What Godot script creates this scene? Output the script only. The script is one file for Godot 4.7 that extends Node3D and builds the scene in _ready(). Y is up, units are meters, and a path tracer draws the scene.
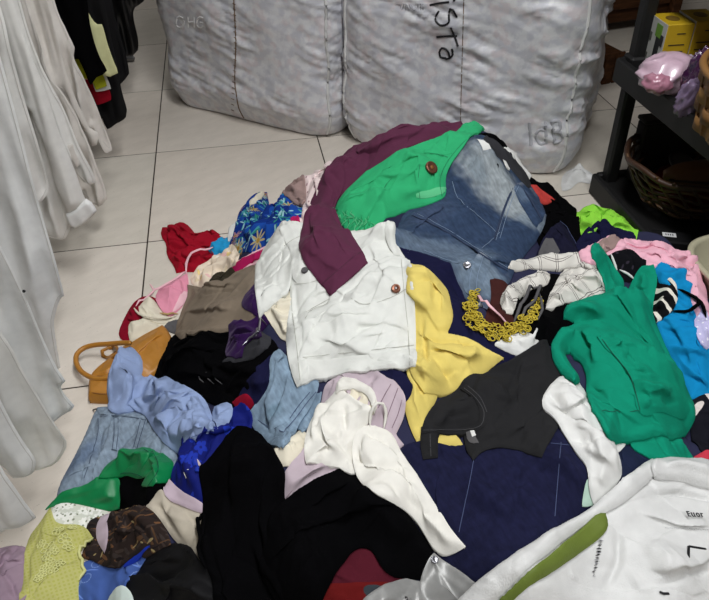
extends Node3D
# A heap of mixed clothes on a tiled shop floor, between a rack of white shirts, two woven sacks and a dark shelf.

# ---------- camera, grid of the heap's surface, shared state ----------
const F := 717.0
const EYE := Vector3(0, 1.21, 0)
const G := 0.0032
const GX0 := -0.85
const GZ0 := -2.40
const NX := 775
const NZ := 718
var CB := Basis(Vector3.UP, -0.1545) * Basis(Vector3.RIGHT, -0.6735) * Basis(Vector3.BACK, -0.026)
var H := PackedFloat32Array()
var nz := FastNoiseLite.new()
var rng := RandomNumberGenerator.new()
var M := {}
var names := {}
var cur: MeshInstance3D
var placed := false
var seed_n := 0

func _ready():
	rng.seed = 7
	nz.noise_type = FastNoiseLite.TYPE_SIMPLEX_SMOOTH
	nz.seed = 11
	nz.frequency = 1.0
	nz.fractal_type = FastNoiseLite.FRACTAL_NONE
	# camera
	var cam := Camera3D.new()
	cam.name = "camera"
	cam.fov = rad_to_deg(2.0 * atan(300.0 / F))
	cam.near = 0.02
	cam.far = 40.0
	cam.transform = Transform3D(CB, EYE)
	add_child(cam)
	cam.current = true
	# environment: a closed room, lit by its ceiling panels only
	var env := Environment.new()
	env.background_mode = Environment.BG_COLOR
	env.background_color = Color(0.02, 0.02, 0.02)
	env.ambient_light_source = Environment.AMBIENT_SOURCE_DISABLED
	env.tonemap_mode = Environment.TONE_MAPPER_LINEAR
	env.tonemap_exposure = 1.25
	env.sdfgi_enabled = true
	env.ssao_enabled = true
	env.ssil_enabled = true
	var we := WorldEnvironment.new()
	we.name = "environment"
	we.environment = env
	add_child(we)
	make_materials()
	ceiling_panel(Vector3(0.40, 2.655, -0.95), Vector2(0.2, 1.2), 3.5, "long white ceiling light panel above the heap of clothes")
	ceiling_panel(Vector3(0.25, 2.655, -3.4), Vector2(0.2, 1.2), 0.9, "long white ceiling light panel behind the sacks")
	ceiling_panel(Vector3(0.45, 2.655, 0.80), Vector2(0.2, 1.2), 3.4, "long white ceiling light panel over the near end of the aisle")
	build_room()
	build_sacks()
	build_rack()
	build_shelf()
	build_heap()

func ceiling_panel(at: Vector3, size: Vector2, energy: float, label: String):
	var t := start("ceiling_light", label, "light")
	t.position = at
	placed = true
	var fr := SurfaceTool.new()
	fr.begin(Mesh.PRIMITIVE_TRIANGLES)
	for s in [-1, 1]:
		add_box(fr, Vector3(s * (size.x / 2 + 0.015), 0.005, 0), Vector3(0.03, 0.05, size.y + 0.06))
		add_box(fr, Vector3(0, 0.005, s * (size.y / 2 + 0.015)), Vector3(size.x, 0.05, 0.03))
	part_mesh("frame", fr.commit(), M.white_metal)
	var df := SurfaceTool.new()
	df.begin(Mesh.PRIMITIVE_TRIANGLES)
	add_box(df, Vector3(0, 0.012, 0), Vector3(size.x, 0.02, size.y))
	part_mesh("diffuser", df.commit(), M.lamp)
	var a := AreaLight3D.new()
	a.name = "panel_light"
	a.area_size = size
	a.light_energy = energy
	a.area_normalize_energy = true
	a.light_color = Color(0.985, 0.99, 1.0)
	a.shadow_enabled = true
	a.area_range = 12.0
	a.position = Vector3(0, -0.025, 0)
	a.rotation_degrees = Vector3(-90, 0, 0)
	t.add_child(a)

# ---------- naming ----------
func numbered(n: String) -> String:
	if not names.has(n):
		names[n] = 0
		return n
	names[n] += 1
	return "%s_%03d" % [n, names[n]]

func start(called: String, label: String, category: String, group := "") -> MeshInstance3D:
	cur = MeshInstance3D.new()
	cur.name = numbered(called)
	add_child(cur)
	cur.set_meta("label", label)
	cur.set_meta("category", category)
	if group != "":
		cur.set_meta("group", group)
	placed = false
	seed_n += 1
	return cur

func structure(called: String) -> MeshInstance3D:
	cur = MeshInstance3D.new()
	cur.name = called
	add_child(cur)
	cur.set_meta("kind", "structure")
	placed = true
	return cur

# a mesh in the thing's own axes becomes the thing itself (part "") or a child
func part_mesh(part: String, mesh: Mesh, mat: Material, parent: Node = null, at := Vector3.ZERO) -> MeshInstance3D:
	if part == "":
		cur.mesh = mesh
		cur.material_override = mat
		return cur
	var m := MeshInstance3D.new()
	m.name = part
	m.mesh = mesh
	m.material_override = mat
	m.position = at
	(cur if parent == null else parent).add_child(m, true)
	return m

func base_at(p: Vector3):
	if not placed:
		cur.position = p
		placed = true

# ---------- picture point to place ----------
func ray(px: float, py: float) -> Vector3:
	return CB * Vector3((px - 354.5) / F, (300.0 - py) / F, -1.0)

func at_y(px: float, py: float, y: float) -> Vector3:
	var d := ray(px, py)
	return EYE + d * ((y - EYE.y) / d.y)

func at_z(px: float, py: float, z: float) -> Vector3:
	var d := ray(px, py)
	return EYE + d * (z / d.z)

func at_x(px: float, py: float, x: float) -> Vector3:
	var d := ray(px, py)
	return EYE + d * (x / d.x)

func hh(x: float, z: float) -> float:
	var fx := (x - GX0) / G
	var fz := (z - GZ0) / G
	if fx < 0.0 or fz < 0.0 or fx >= NX - 1.0 or fz >= NZ - 1.0:
		return 0.0
	var i := int(fx)
	var j := int(fz)
	fx -= i
	fz -= j
	var k := j * NX + i
	return lerpf(lerpf(H[k], H[k + 1], fx), lerpf(H[k + NX], H[k + NX + 1], fx), fz)

# where the line of sight meets the heap as built so far (on the crest, where it only brushes it)
const RING := [Vector2(0, 0), Vector2(0.014, 0), Vector2(-0.014, 0), Vector2(0, 0.014), Vector2(0, -0.014), Vector2(0.009, 0.009), Vector2(-0.009, 0.009), Vector2(0.009, -0.009), Vector2(-0.009, -0.009)]

func cast(px: float, py: float, off: float, even := false) -> Vector3:
	var d := ray(px, py)
	var t0 := (0.56 - EYE.y) / d.y
	var t1 := -EYE.y / d.y
	var n := 140
	var bg := 9.0
	var bp := EYE + d * t1
	var prev := 1.0
	for i in n + 1:
		var p := EYE + d * lerpf(t0, t1, float(i) / n)
		var h := hh(p.x, p.z)
		var g := p.y - h - off
		if g <= 0.0:
			if h < 0.03 and p.x > 0.05 and p.z < -1.88:
				return bp
			if i > 0:
				p = EYE + d * lerpf(t0, t1, (i - g / (g - prev)) / n) if absf(g - prev) > 1e-6 else p
			if even:
				for it in 2:
					var av := 0.0
					for e in RING:
						av += hh(p.x + e.x, p.z + e.y)
					p = EYE + d * ((av / 9.0 + off - EYE.y) / d.y)
			return p
		if h > 0.12 and g < bg:
			bg = g
			bp = p
		prev = g
	if bp.x > 0.05 and bp.z < -1.5:
		return bp
	return EYE + d * t1

func smooth_px(px: Array, closed := true, step := 6.0) -> PackedVector2Array:
	var pts := PackedVector2Array()
	for k in range(0, px.size(), 2):
		pts.append(Vector2(px[k], px[k + 1]))
	var n := pts.size()
	var out := PackedVector2Array()
	for i in (n if closed else n - 1):
		var p1 := pts[i]
		var p2 := pts[(i + 1) % n]
		if p1 == p2:
			continue
		var p0 := pts[(i - 1 + n) % n] if (closed or i > 0) else p1 * 2 - p2
		var p3 := pts[(i + 2) % n] if (closed or i + 2 < n) else p2 * 2 - p1
		if p0 == p1:
			p0 = p1 * 2 - p2
		if p3 == p2:
			p3 = p2 * 2 - p1
		var l := p1.distance_to(p2)
		# limit the neighbours' pull so that uneven spacing makes no loops
		p0 = p1 + (p0 - p1).limit_length(l)
		p3 = p2 + (p3 - p2).limit_length(l)
		var m := maxi(1, int(round(l / step)))
		for k in m:
			var t := float(k) / m
			out.append(0.5 * ((2.0 * p1) + (p2 - p0) * t + (2.0 * p0 - 5.0 * p1 + 4.0 * p2 - p3) * t * t + (3.0 * p1 - p0 - 3.0 * p2 + p3) * t * t * t))
	if not closed:
		out.append(pts[n - 1])
	return out

# ---------- shapes ----------
func add_box(st: SurfaceTool, c: Vector3, s: Vector3, b := Basis.IDENTITY, bevel := 0.0):
	var bm := BoxMesh.new()
	if bevel > 0.0:
		var a := bevel_box(s, bevel)
		st.append_from(a, 0, Transform3D(b, c))
		return
	bm.size = s
	st.append_from(bm, 0, Transform3D(b, c))

func bevel_box(s: Vector3, v: float) -> ArrayMesh:
	var st := SurfaceTool.new()
	st.begin(Mesh.PRIMITIVE_TRIANGLES)
	st.set_smooth_group(-1)
	var h := s / 2
	var q := h - Vector3(v, v, v)
	var quads := []
	for ax in 3:
		for sg in [-1.0, 1.0]:
			var u := (ax + 1) % 3
			var w := (ax + 2) % 3
			var f := []
			for c in [[-1, -1], [1, -1], [1, 1], [-1, 1]]:
				var p := Vector3.ZERO
				p[ax] = sg * h[ax]
				p[u] = c[0] * q[u]
				p[w] = c[1] * q[w]
				f.append(p)
			quads.append(f)
	for ax in 3:
		var u := (ax + 1) % 3
		var w := (ax + 2) % 3
		for su in [-1.0, 1.0]:
			for sw in [-1.0, 1.0]:
				var f := []
				for c in [[-1, 0], [1, 0], [1, 1], [-1, 1]]:
					var p := Vector3.ZERO
					p[ax] = c[0] * q[ax]
					p[u] = su * (h[u] if c[1] == 0 else q[u])
					p[w] = sw * (q[w] if c[1] == 0 else h[w])
					f.append(p)
				quads.append(f)
	for f in quads:
		tri_out(st, f[0], f[1], f[2], Vector3.ZERO)
		tri_out(st, f[0], f[2], f[3], Vector3.ZERO)
	for sx in [-1.0, 1.0]:
		for sy in [-1.0, 1.0]:
			for sz in [-1.0, 1.0]:
				tri_out(st, Vector3(sx * h.x, sy * q.y, sz * q.z), Vector3(sx * q.x, sy * h.y, sz * q.z), Vector3(sx * q.x, sy * q.y, sz * h.z), Vector3.ZERO)
	st.generate_normals()
	return st.commit()

# one triangle, wound so that it faces away from "inside"
func tri_out(st: SurfaceTool, a: Vector3, b: Vector3, c: Vector3, inside: Vector3):
	if (b - a).cross(c - a).dot((a + b + c) / 3.0 - inside) > 0.0:
		var t := b
		b = c
		c = t
	for p in [a, b, c]:
		st.set_uv(Vector2(p.x + p.z, p.y + p.z) * 4.0)
		st.add_vertex(p)

# a tube along world points; flat < 1 presses it down
func tube_mesh(pts: PackedVector3Array, r: float, closed := false, sides := 7, flat := 1.0, taper := false, origin := Vector3.ZERO) -> ArrayMesh:
	var n := pts.size()
	var ver := PackedVector3Array()
	var nor := PackedVector3Array()
	var uv := PackedVector2Array()
	var idx := PackedInt32Array()
	var run := 0.0
	for i in n:
		var a := pts[(i - 1 + n) % n] if (closed or i > 0) else pts[i]
		var b := pts[(i + 1) % n] if (closed or i < n - 1) else pts[i]
		var d := (b - a).normalized()
		if d.length() < 0.5:
			d = Vector3.RIGHT
		var side := d.cross(Vector3.UP)
		if side.length() < 0.05:
			side = d.cross(Vector3.BACK)
		side = side.normalized()
		var up := side.cross(d).normalized()
		var rr := r
		if taper and not closed:
			rr = r * (0.35 + 0.65 * sqrt(maxf(0.0, 1.0 - pow(absf(2.0 * i / (n - 1.0) - 1.0), 6.0))))
		if i > 0:
			run += pts[i].distance_to(pts[i - 1])
		for k in sides:
			var t := TAU * k / sides
			var o := side * cos(t) + up * sin(t) * flat
			ver.append(pts[i] + o * rr - origin)
			nor.append((side * cos(t) * flat + up * sin(t)).normalized())
			uv.append(Vector2(run * 4.0, float(k) / sides))
	for i in (n if closed else n - 1):
		var j := (i + 1) % n
		for k in sides:
			var l := (k + 1) % sides
			idx.append_array([i * sides + k, j * sides + l, j * sides + k, i * sides + k, i * sides + l, j * sides + l])
	if not closed:
		for e in [0, n - 1]:
			var c := ver.size()
			var dd := (pts[0] - pts[1]).normalized() if e == 0 else (pts[n - 1] - pts[n - 2]).normalized()
			ver.append(pts[e] + dd * r * 0.5 - origin)
			nor.append(dd)
			uv.append(Vector2.ZERO)
			for k in sides:
				var l := (k + 1) % sides
				if e == 0:
					idx.append_array([c, e * sides + l, e * sides + k])
				else:
					idx.append_array([c, e * sides + k, e * sides + l])
	return arrays(ver, nor, uv, idx)

func arrays(ver, nor, uv, idx, col = null) -> ArrayMesh:
	var a := []
	a.resize(Mesh.ARRAY_MAX)
	a[Mesh.ARRAY_VERTEX] = ver
	a[Mesh.ARRAY_NORMAL] = nor
	a[Mesh.ARRAY_TEX_UV] = uv
	a[Mesh.ARRAY_INDEX] = idx
	if col != null:
		a[Mesh.ARRAY_COLOR] = col
	var m := ArrayMesh.new()
	m.add_surface_from_arrays(Mesh.PRIMITIVE_TRIANGLES, a)
	return m

# closed surface from rings of points (all rings equally long, wrapping), capped
func rings_mesh(rings: Array, uvs := 4.0, cap := true, uvy := 0.0) -> ArrayMesh:
	var st := SurfaceTool.new()
	st.begin(Mesh.PRIMITIVE_TRIANGLES)
	var n: int = rings[0].size()
	for j in rings.size():
		for i in n + 1:
			st.set_uv(Vector2(float(i) / n * uvs, float(j) / (rings.size() - 1) * (uvs if uvy == 0.0 else uvy)))
			st.set_smooth_group(0)
			st.add_vertex(rings[j][i % n])
	for j in rings.size() - 1:
		for i in n:
			var a: int = j * (n + 1) + i
			var b: int = a + n + 1
			for q in [a, b, b + 1, a, b + 1, a + 1]:
				st.add_index(q)
	if cap:
		for e in [0, rings.size() - 1]:
			var c := Vector3.ZERO
			for p in rings[e]:
				c += p / n
			var k: int = rings.size() * (n + 1) + (0 if e == 0 else 1)
			st.set_uv(Vector2.ZERO)
			st.add_vertex(c)
			for i in n:
				var a: int = e * (n + 1) + i
				for q in ([k, a, a + 1] if e == 0 else [k, a + 1, a]):
					st.add_index(q)
	st.generate_normals()
	return st.commit()

# lathe: profile of [radius, height] pairs
func lathe(prof: Array, n := 20) -> ArrayMesh:
	var rings := []
	for p in prof:
		var r := PackedVector3Array()
		for i in n:
			var t := -TAU * i / n
			r.append(Vector3(cos(t) * p[0], p[1], sin(t) * p[0]))
		rings.append(r)
	return rings_mesh(rings, 1.0)

# lumpy closed body
func lump(rad: Vector3, amp: float, freq: float, flatten := 0.0, sd := 0.0) -> ArrayMesh:
	var rings := []
	for j in 23:
		var v := lerpf(-PI / 2 + 0.06, PI / 2 - 0.06, j / 22.0)
		var r := PackedVector3Array()
		for i in 40:
			var u := -TAU * i / 40.0
			var d := Vector3(cos(v) * cos(u), sin(v), cos(v) * sin(u))
			var k := 1.0 + amp * (0.6 - 1.6 * absf(nz.get_noise_3d(d.x * freq * 0.5 + sd, d.y * freq * 0.5, d.z * freq * 0.5)) + 0.3 * nz.get_noise_3d(d.x * freq, d.y * freq + sd, d.z * freq))
			var p := Vector3(d.x * rad.x, d.y * rad.y, d.z * rad.z) * k
			p.y = maxf(p.y, -rad.y * (1.0 - flatten))
			r.append(p)
		rings.append(r)
	return rings_mesh(rings, 3.0)

# ---------- polygon to grid (shared by lying and hanging cloth) ----------
func grid_poly(poly: PackedVector2Array, g: float, ox: float, oy: float, reach := 0.045) -> Dictionary:
	var lo := poly[0]
	var hi := poly[0]
	for p in poly:
		lo = lo.min(p)
		hi = hi.max(p)
	var i0 := int(floor((lo.x - ox) / g)) - 2
	var j0 := int(floor((lo.y - oy) / g)) - 2
	var w := int(ceil((hi.x - ox) / g)) + 2 - i0 + 1
	var h := int(ceil((hi.y - oy) / g)) + 2 - j0 + 1
	var sd := PackedFloat32Array()
	sd.resize(w * h)
	sd.fill(reach)
	var near := PackedVector2Array()
	near.resize(w * h)
	var n := poly.size()
	for s in n:
		var a := poly[s]
		var b := poly[(s + 1) % n]
		var ab := b - a
		var l2 := maxf(ab.length_squared(), 1e-12)
		var ia := maxi(0, int(floor((minf(a.x, b.x) - reach - ox) / g)) - i0)
		var ib := mini(w - 1, int(ceil((maxf(a.x, b.x) + reach - ox) / g)) - i0)
		var ja := maxi(0, int(floor((minf(a.y, b.y) - reach - oy) / g)) - j0)
		var jb := mini(h - 1, int(ceil((maxf(a.y, b.y) + reach - oy) / g)) - j0)
		for j in range(ja, jb + 1):
			var y := oy + (j + j0) * g
			for i in range(ia, ib + 1):
				var p := Vector2(ox + (i + i0) * g, y)
				var q := a + ab * clampf((p - a).dot(ab) / l2, 0.0, 1.0)
				var d := p.distance_to(q)
				if d < sd[j * w + i]:
					sd[j * w + i] = d
					near[j * w + i] = q
	var inside := PackedByteArray()
	inside.resize(w * h)
	for j in h:
		for i in w:
			if Geometry2D.is_point_in_polygon(Vector2(ox + (i + i0) * g, oy + (j + j0) * g), poly):
				inside[j * w + i] = 1
			# far from the outline nothing changes sides
			if i > 0 and sd[j * w + i] >= reach * 0.999:
				inside[j * w + i] = inside[j * w + i - 1]
				near[j * w + i] = Vector2(ox + (i + i0) * g, oy + (j + j0) * g)
	return {"i0": i0, "j0": j0, "w": w, "h": h, "sd": sd, "near": near, "inside": inside}

func wrinkle(x: float, z: float, ws: float, an: float, ca: float, sa: float, sx: float) -> float:
	var wx := nz.get_noise_2d(x * 5.0 + sx, z * 5.0 - sx) * 0.035
	var u := (-x * sa + z * ca + wx) / ws
	var v := (x * ca + z * sa + wx * 0.6) / (ws * an)
	var a := nz.get_noise_2d(u * 0.72 + sx, v * 0.72 + sx * 1.7)
	var b := nz.get_noise_2d(u * 1.7 - sx * 2.1, v * 1.5 + sx)
	var c := nz.get_noise_2d(u * 3.6 + sx * 0.3, v * 3.0 - sx)
	var k := nz.get_noise_2d(x * 7.0 - sx, z * 7.0 + sx)
	return ((2.6 * absf(a) - 0.75) * 0.9 + (0.5 - 1.5 * absf(b)) * 0.42 + (absf(c) - 0.3) * 0.25) * clampf(0.95 + 1.2 * k, 0.25, 1.7)

# ---------- cloth lying on the heap ----------
# px: outline in picture points. o: th thickness, puff, pw, roll, wr wrinkle height, ws size, an stretch, wd run of the folds,
# rb bridging in cells, folds [[height, width, x, y, x, y, ...]], dye [[x, y, x2, y2, x3, y3, colour, strength]], uvs, uvr
func pan(part: String, mat: Material, px: Array, o := {}) -> MeshInstance3D:
	var th: float = o.get("th", 0.006) * 0.65
	var roll: float = maxf(0.005, o.get("roll", 0.010) * 0.5)
	var puff: float = o.get("puff", 0.006) * 0.85
	var pw: float = o.get("pw", 0.05)
	var wr: float = o.get("wr", 0.006) * 1.6
	var ws: float = o.get("ws", 0.055)
	var an: float = o.get("an", 2.6)
	var wd: float = deg_to_rad(o.get("wd", 60.0))
	var rb: int = int(ceil(o.get("rb", 6) * 1.1))
	var uvs: float = o.get("uvs", 0.25)
	var uvr: float = deg_to_rad(o.get("uvr", 20.0))
	var rim: float = o.get("rim", 0.45)
	var poly := PackedVector2Array()
	for p in smooth_px(px):
		var c := cast(p.x, p.y, th * 0.7, true)
		var q := Vector2(clampf(c.x, GX0 + 0.04, GX0 + (NX - 8) * G), clampf(c.z, GZ0 + 0.04, GZ0 + (NZ - 8) * G))
		if poly.is_empty() or q.distance_to(poly[-1]) > 0.0025:
			poly.append(q)
	for it in 2:
		var sm := poly.duplicate()
		for k in poly.size():
			var pa := poly[k] - poly[(k - 1 + poly.size()) % poly.size()]
			var pb := poly[(k + 1) % poly.size()] - poly[k]
			if absf(pa.angle_to(pb)) < 0.95:
				sm[k] = poly[k] * 0.5 + (poly[(k + 1) % poly.size()] + poly[(k - 1 + poly.size()) % poly.size()]) * 0.25
		poly = sm
	var gp := grid_poly(poly, G, GX0, GZ0)
	var i0: int = gp.i0
	var j0: int = gp.j0
	var w: int = gp.w
	var h: int = gp.h
	var sd: PackedFloat32Array = gp.sd
	var near: PackedVector2Array = gp.near
	var inside: PackedByteArray = gp.inside
	# support under the cloth
	var hl := PackedFloat32Array()
	for j in h:
		var gj := clampi(j + j0, 0, NZ - 1)
		var ga := clampi(i0, 0, NX - w)
		hl.append_array(H.slice(gj * NX + ga, gj * NX + ga + w))
	var s1 := raise(hl, w, h, 3, 2)
	var s2 := raise(hl, w, h, rb, 3) if rb > 0 else s1
	# folds
	var fd := PackedFloat32Array()
	fd.resize(w * h)
	var fx := fd.duplicate()
	var fz := fd.duplicate()
	for f in o.get("folds", []):
		add_fold(fd, fx, fz, f, i0, j0, w, h, th)
	if wr > 0.0035:
		strew(fd, fx, fz, inside, wr * 0.62, ws, wd, i0, j0, w, h)
	# dyes
	var dyes := []
	for d in o.get("dye", []):
		var c := cast(d[0], d[1], 0.0)
		var a := cast(d[2], d[3], 0.0)
		var b := cast(d[4], d[5], 0.0)
		var ax := Vector2(a.x - c.x, a.z - c.z)
		var bx := Vector2(b.x - c.x, b.z - c.z)
		dyes.append([Vector2(c.x, c.z), ax / ax.length_squared(), bx / bx.length_squared(), d[6], d[7]])
	var ca := cos(wd)
	var sa := sin(wd)
	var sx := seed_n * 3.71
	var cu := cos(uvr)
	var su := sin(uvr)
	var vid := PackedInt32Array()
	vid.resize(w * h)
	vid.fill(-1)
	var cell := PackedByteArray()
	cell.resize(w * h)
	var ver := PackedVector3Array()
	var uv := PackedVector2Array()
	var col := PackedColorArray()
	var up := []
	for j in h - 1:
		for i in w - 1:
			var k := j * w + i
			if inside[k] + inside[k + 1] + inside[k + w] + inside[k + w + 1] == 0:
				continue
			cell[k] = 1
			for q: int in [k, k + 1, k + w, k + w + 1]:
				if vid[q] >= 0:
					continue
				var x := GX0 + (q % w + i0) * G
				var z := GZ0 + (q / w + j0) * G
				var d := sd[q] if inside[q] == 1 else 0.0
				var y := 0.0
				if inside[q] == 0:
					x = near[q].x
					z = near[q].y
				var e1 := clampf(d / roll, 0.0, 1.0)
				var prof := rim + (1.0 - rim) * sqrt(1.0 - (1.0 - e1) * (1.0 - e1))
				var ef := smoothstep(0.0, 0.022, d)
				var sup := lerpf(s1[q], s2[q], smoothstep(0.0, 0.04, d)) if inside[q] == 1 else local_at(s1, x, z, i0, j0, w, h)
				y = sup + th * prof + puff * smoothstep(0.0, pw, d)
				y += (wrinkle(x, z, ws, an, ca, sa, sx) * wr * 0.3 + fd[q]) * lerpf(0.05, 1.0, ef)
				if inside[q] == 1:
					y = maxf(y, hl[q] + 0.0018)
				if inside[q] == 1:
					var sh := Vector2(fx[q], fz[q]).limit_length(0.0125) * smoothstep(0.0, 0.03, d)
					x += sh.x
					z += sh.y
				vid[q] = ver.size()
				ver.append(Vector3(x, y, z))
				uv.append(Vector2(x * cu - z * su, x * su + z * cu) / uvs)
				var cc := Color(1, 1, 1)
				for dy in dyes:
					var rel: Vector2 = Vector2(x, z) - dy[0]
					var rr := sqrt(pow(rel.dot(dy[1]), 2.0) + pow(rel.dot(dy[2]), 2.0))
					var n1 := nz.get_noise_2d(x * 40.0, z * 40.0) * 0.12 + nz.get_noise_2d(x * 14.0, z * 14.0) * 0.12
					cc = cc.lerp(dy[3], dy[4] * (1.0 - smoothstep(0.35, 1.05, rr + n1)))
				col.append(cc)
				up.append([q, y if inside[q] == 1 else y - 0.0006])
	if ver.is_empty():
		print("EMPTY panel ", cur.name, " ", part)
		return null
	# normals of the top
	var nor := PackedVector3Array()
	nor.resize(ver.size())
	var idx := PackedInt32Array()
	for j in h - 1:
		for i in w - 1:
			var k := j * w + i
			if cell[k] == 0:
				continue
			var a := vid[k]
			var b := vid[k + 1]
			var c := vid[k + w + 1]
			var d := vid[k + w]
			var nn := (ver[d] - ver[b]).cross(ver[c] - ver[a])
			if nn.y < 0.0 and inside[k] + inside[k + 1] + inside[k + w] + inside[k + w + 1] < 4:
				nn = -nn
			nor[a] += nn
			nor[b] += nn
			nor[c] += nn
			nor[d] += nn
			if (i + j) % 2 == 0:
				idx.append_array([a, b, c, a, c, d])
			else:
				idx.append_array([a, b, d, b, c, d])
	for q in range(w + 1, w * h - w - 1):
		if vid[q] >= 0 and inside[q] == 0:
			var sum := Vector3.ZERO
			for e: int in [q - 1, q + 1, q - w, q + w, q - w - 1, q - w + 1, q + w - 1, q + w + 1]:
				if inside[e] == 1 and vid[e] >= 0:
					sum += nor[vid[e]].normalized()
			if sum.length() > 0.1:
				nor[vid[q]] = sum
	for k in nor.size():
		nor[k] = nor[k].normalized() if nor[k].length() > 1e-12 else Vector3.UP
	# rim: the edge turns down to what lies beneath
	for j in h - 1:
		for i in w - 1:
			var k := j * w + i
			if cell[k] == 0:
				continue
			for e in [[k - w, k, k + 1], [k + w, k + w + 1, k + w], [k - 1, k + w, k], [k + 1, k + 1, k + w + 1]]:
				if cell[e[0]] == 1:
					continue
				var p: Vector3 = ver[vid[e[1]]]
				var q: Vector3 = ver[vid[e[2]]]
				if p.distance_squared_to(q) < 1e-9:
					continue
				var out := Vector3(q.z - p.z, 0, p.x - q.x).normalized()
				var n0 := ver.size()
				for r in [p, q]:
					ver.append(r)
					ver.append(Vector3(r.x, minf(hh(r.x, r.z), r.y) - 0.003, r.z) - out * 0.002)
					for t in 2:
						nor.append((out + Vector3.UP * (0.5 if t == 0 else -0.2)).normalized())
						uv.append(Vector2(r.x * cu - r.z * su, r.x * su + r.z * cu + t * 0.01) / uvs)
						col.append(col[vid[e[1]]])
				idx.append_array([n0, n0 + 1, n0 + 3, n0, n0 + 3, n0 + 2])
	var mid := Vector3.ZERO
	var ylow := 9.0
	for p in poly:
		mid += Vector3(p.x, 0, p.y) / poly.size()
		ylow = minf(ylow, hh(p.x, p.y))
	for u in up:
		var gi: int = (u[0] / w + j0) * NX + u[0] % w + i0
		if gi >= 0 and gi < H.size():
			H[gi] = maxf(H[gi], u[1])
	base_at(Vector3(mid.x, ylow, mid.z))
	var org := cur.position
	for k in ver.size():
		ver[k] -= org
	return part_mesh(part, arrays(ver, nor, uv, idx, col), mat)

func local_at(a: PackedFloat32Array, x: float, z: float, i0: int, j0: int, w: int, h: int) -> float:
	var u := clampf((x - GX0) / G - i0, 0.0, w - 1.001)
	var v := clampf((z - GZ0) / G - j0, 0.0, h - 1.001)
	var i := int(u)
	var j := int(v)
	u -= i
	v -= j
	var k := j * w + i
	return lerpf(lerpf(a[k], a[k + 1], u), lerpf(a[k + w], a[k + w + 1], u), v)

func raise(src: PackedFloat32Array, w: int, h: int, r: int, times: int) -> PackedFloat32Array:
	var s := src.duplicate()
	var t := PackedFloat32Array()
	t.resize(w * h)
	for it in times:
		for j in h:
			var b := j * w
			var acc := 0.0
			for i in range(-r, r + 1):
				acc += s[b + clampi(i, 0, w - 1)]
			for i in w:
				t[b + i] = acc
				acc += s[b + mini(i + r + 1, w - 1)] - s[b + maxi(i - r, 0)]
		var nn := float((2 * r + 1) * (2 * r + 1))
		for i in w:
			var acc := 0.0
			for j in range(-r, r + 1):
				acc += t[clampi(j, 0, h - 1) * w + i]
			for j in h:
				s[j * w + i] = maxf(src[j * w + i], acc / nn)
				acc += t[mini(j + r + 1, h - 1) * w + i] - t[maxi(j - r, 0) * w + i]
	return s

func add_fold(fd: PackedFloat32Array, fx: PackedFloat32Array, fz: PackedFloat32Array, f: Array, i0: int, j0: int, w: int, h: int, th: float):
	var pts := PackedVector2Array()
	for p in smooth_px(f.slice(2), false, 7.0):
		var c := cast(p.x, p.y, th, true)
		pts.append(Vector2(c.x, c.z))
	press_fold(fd, fx, fz, pts, f[0] * 0.85, f[1] * 0.7, i0, j0, w, h)

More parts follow.
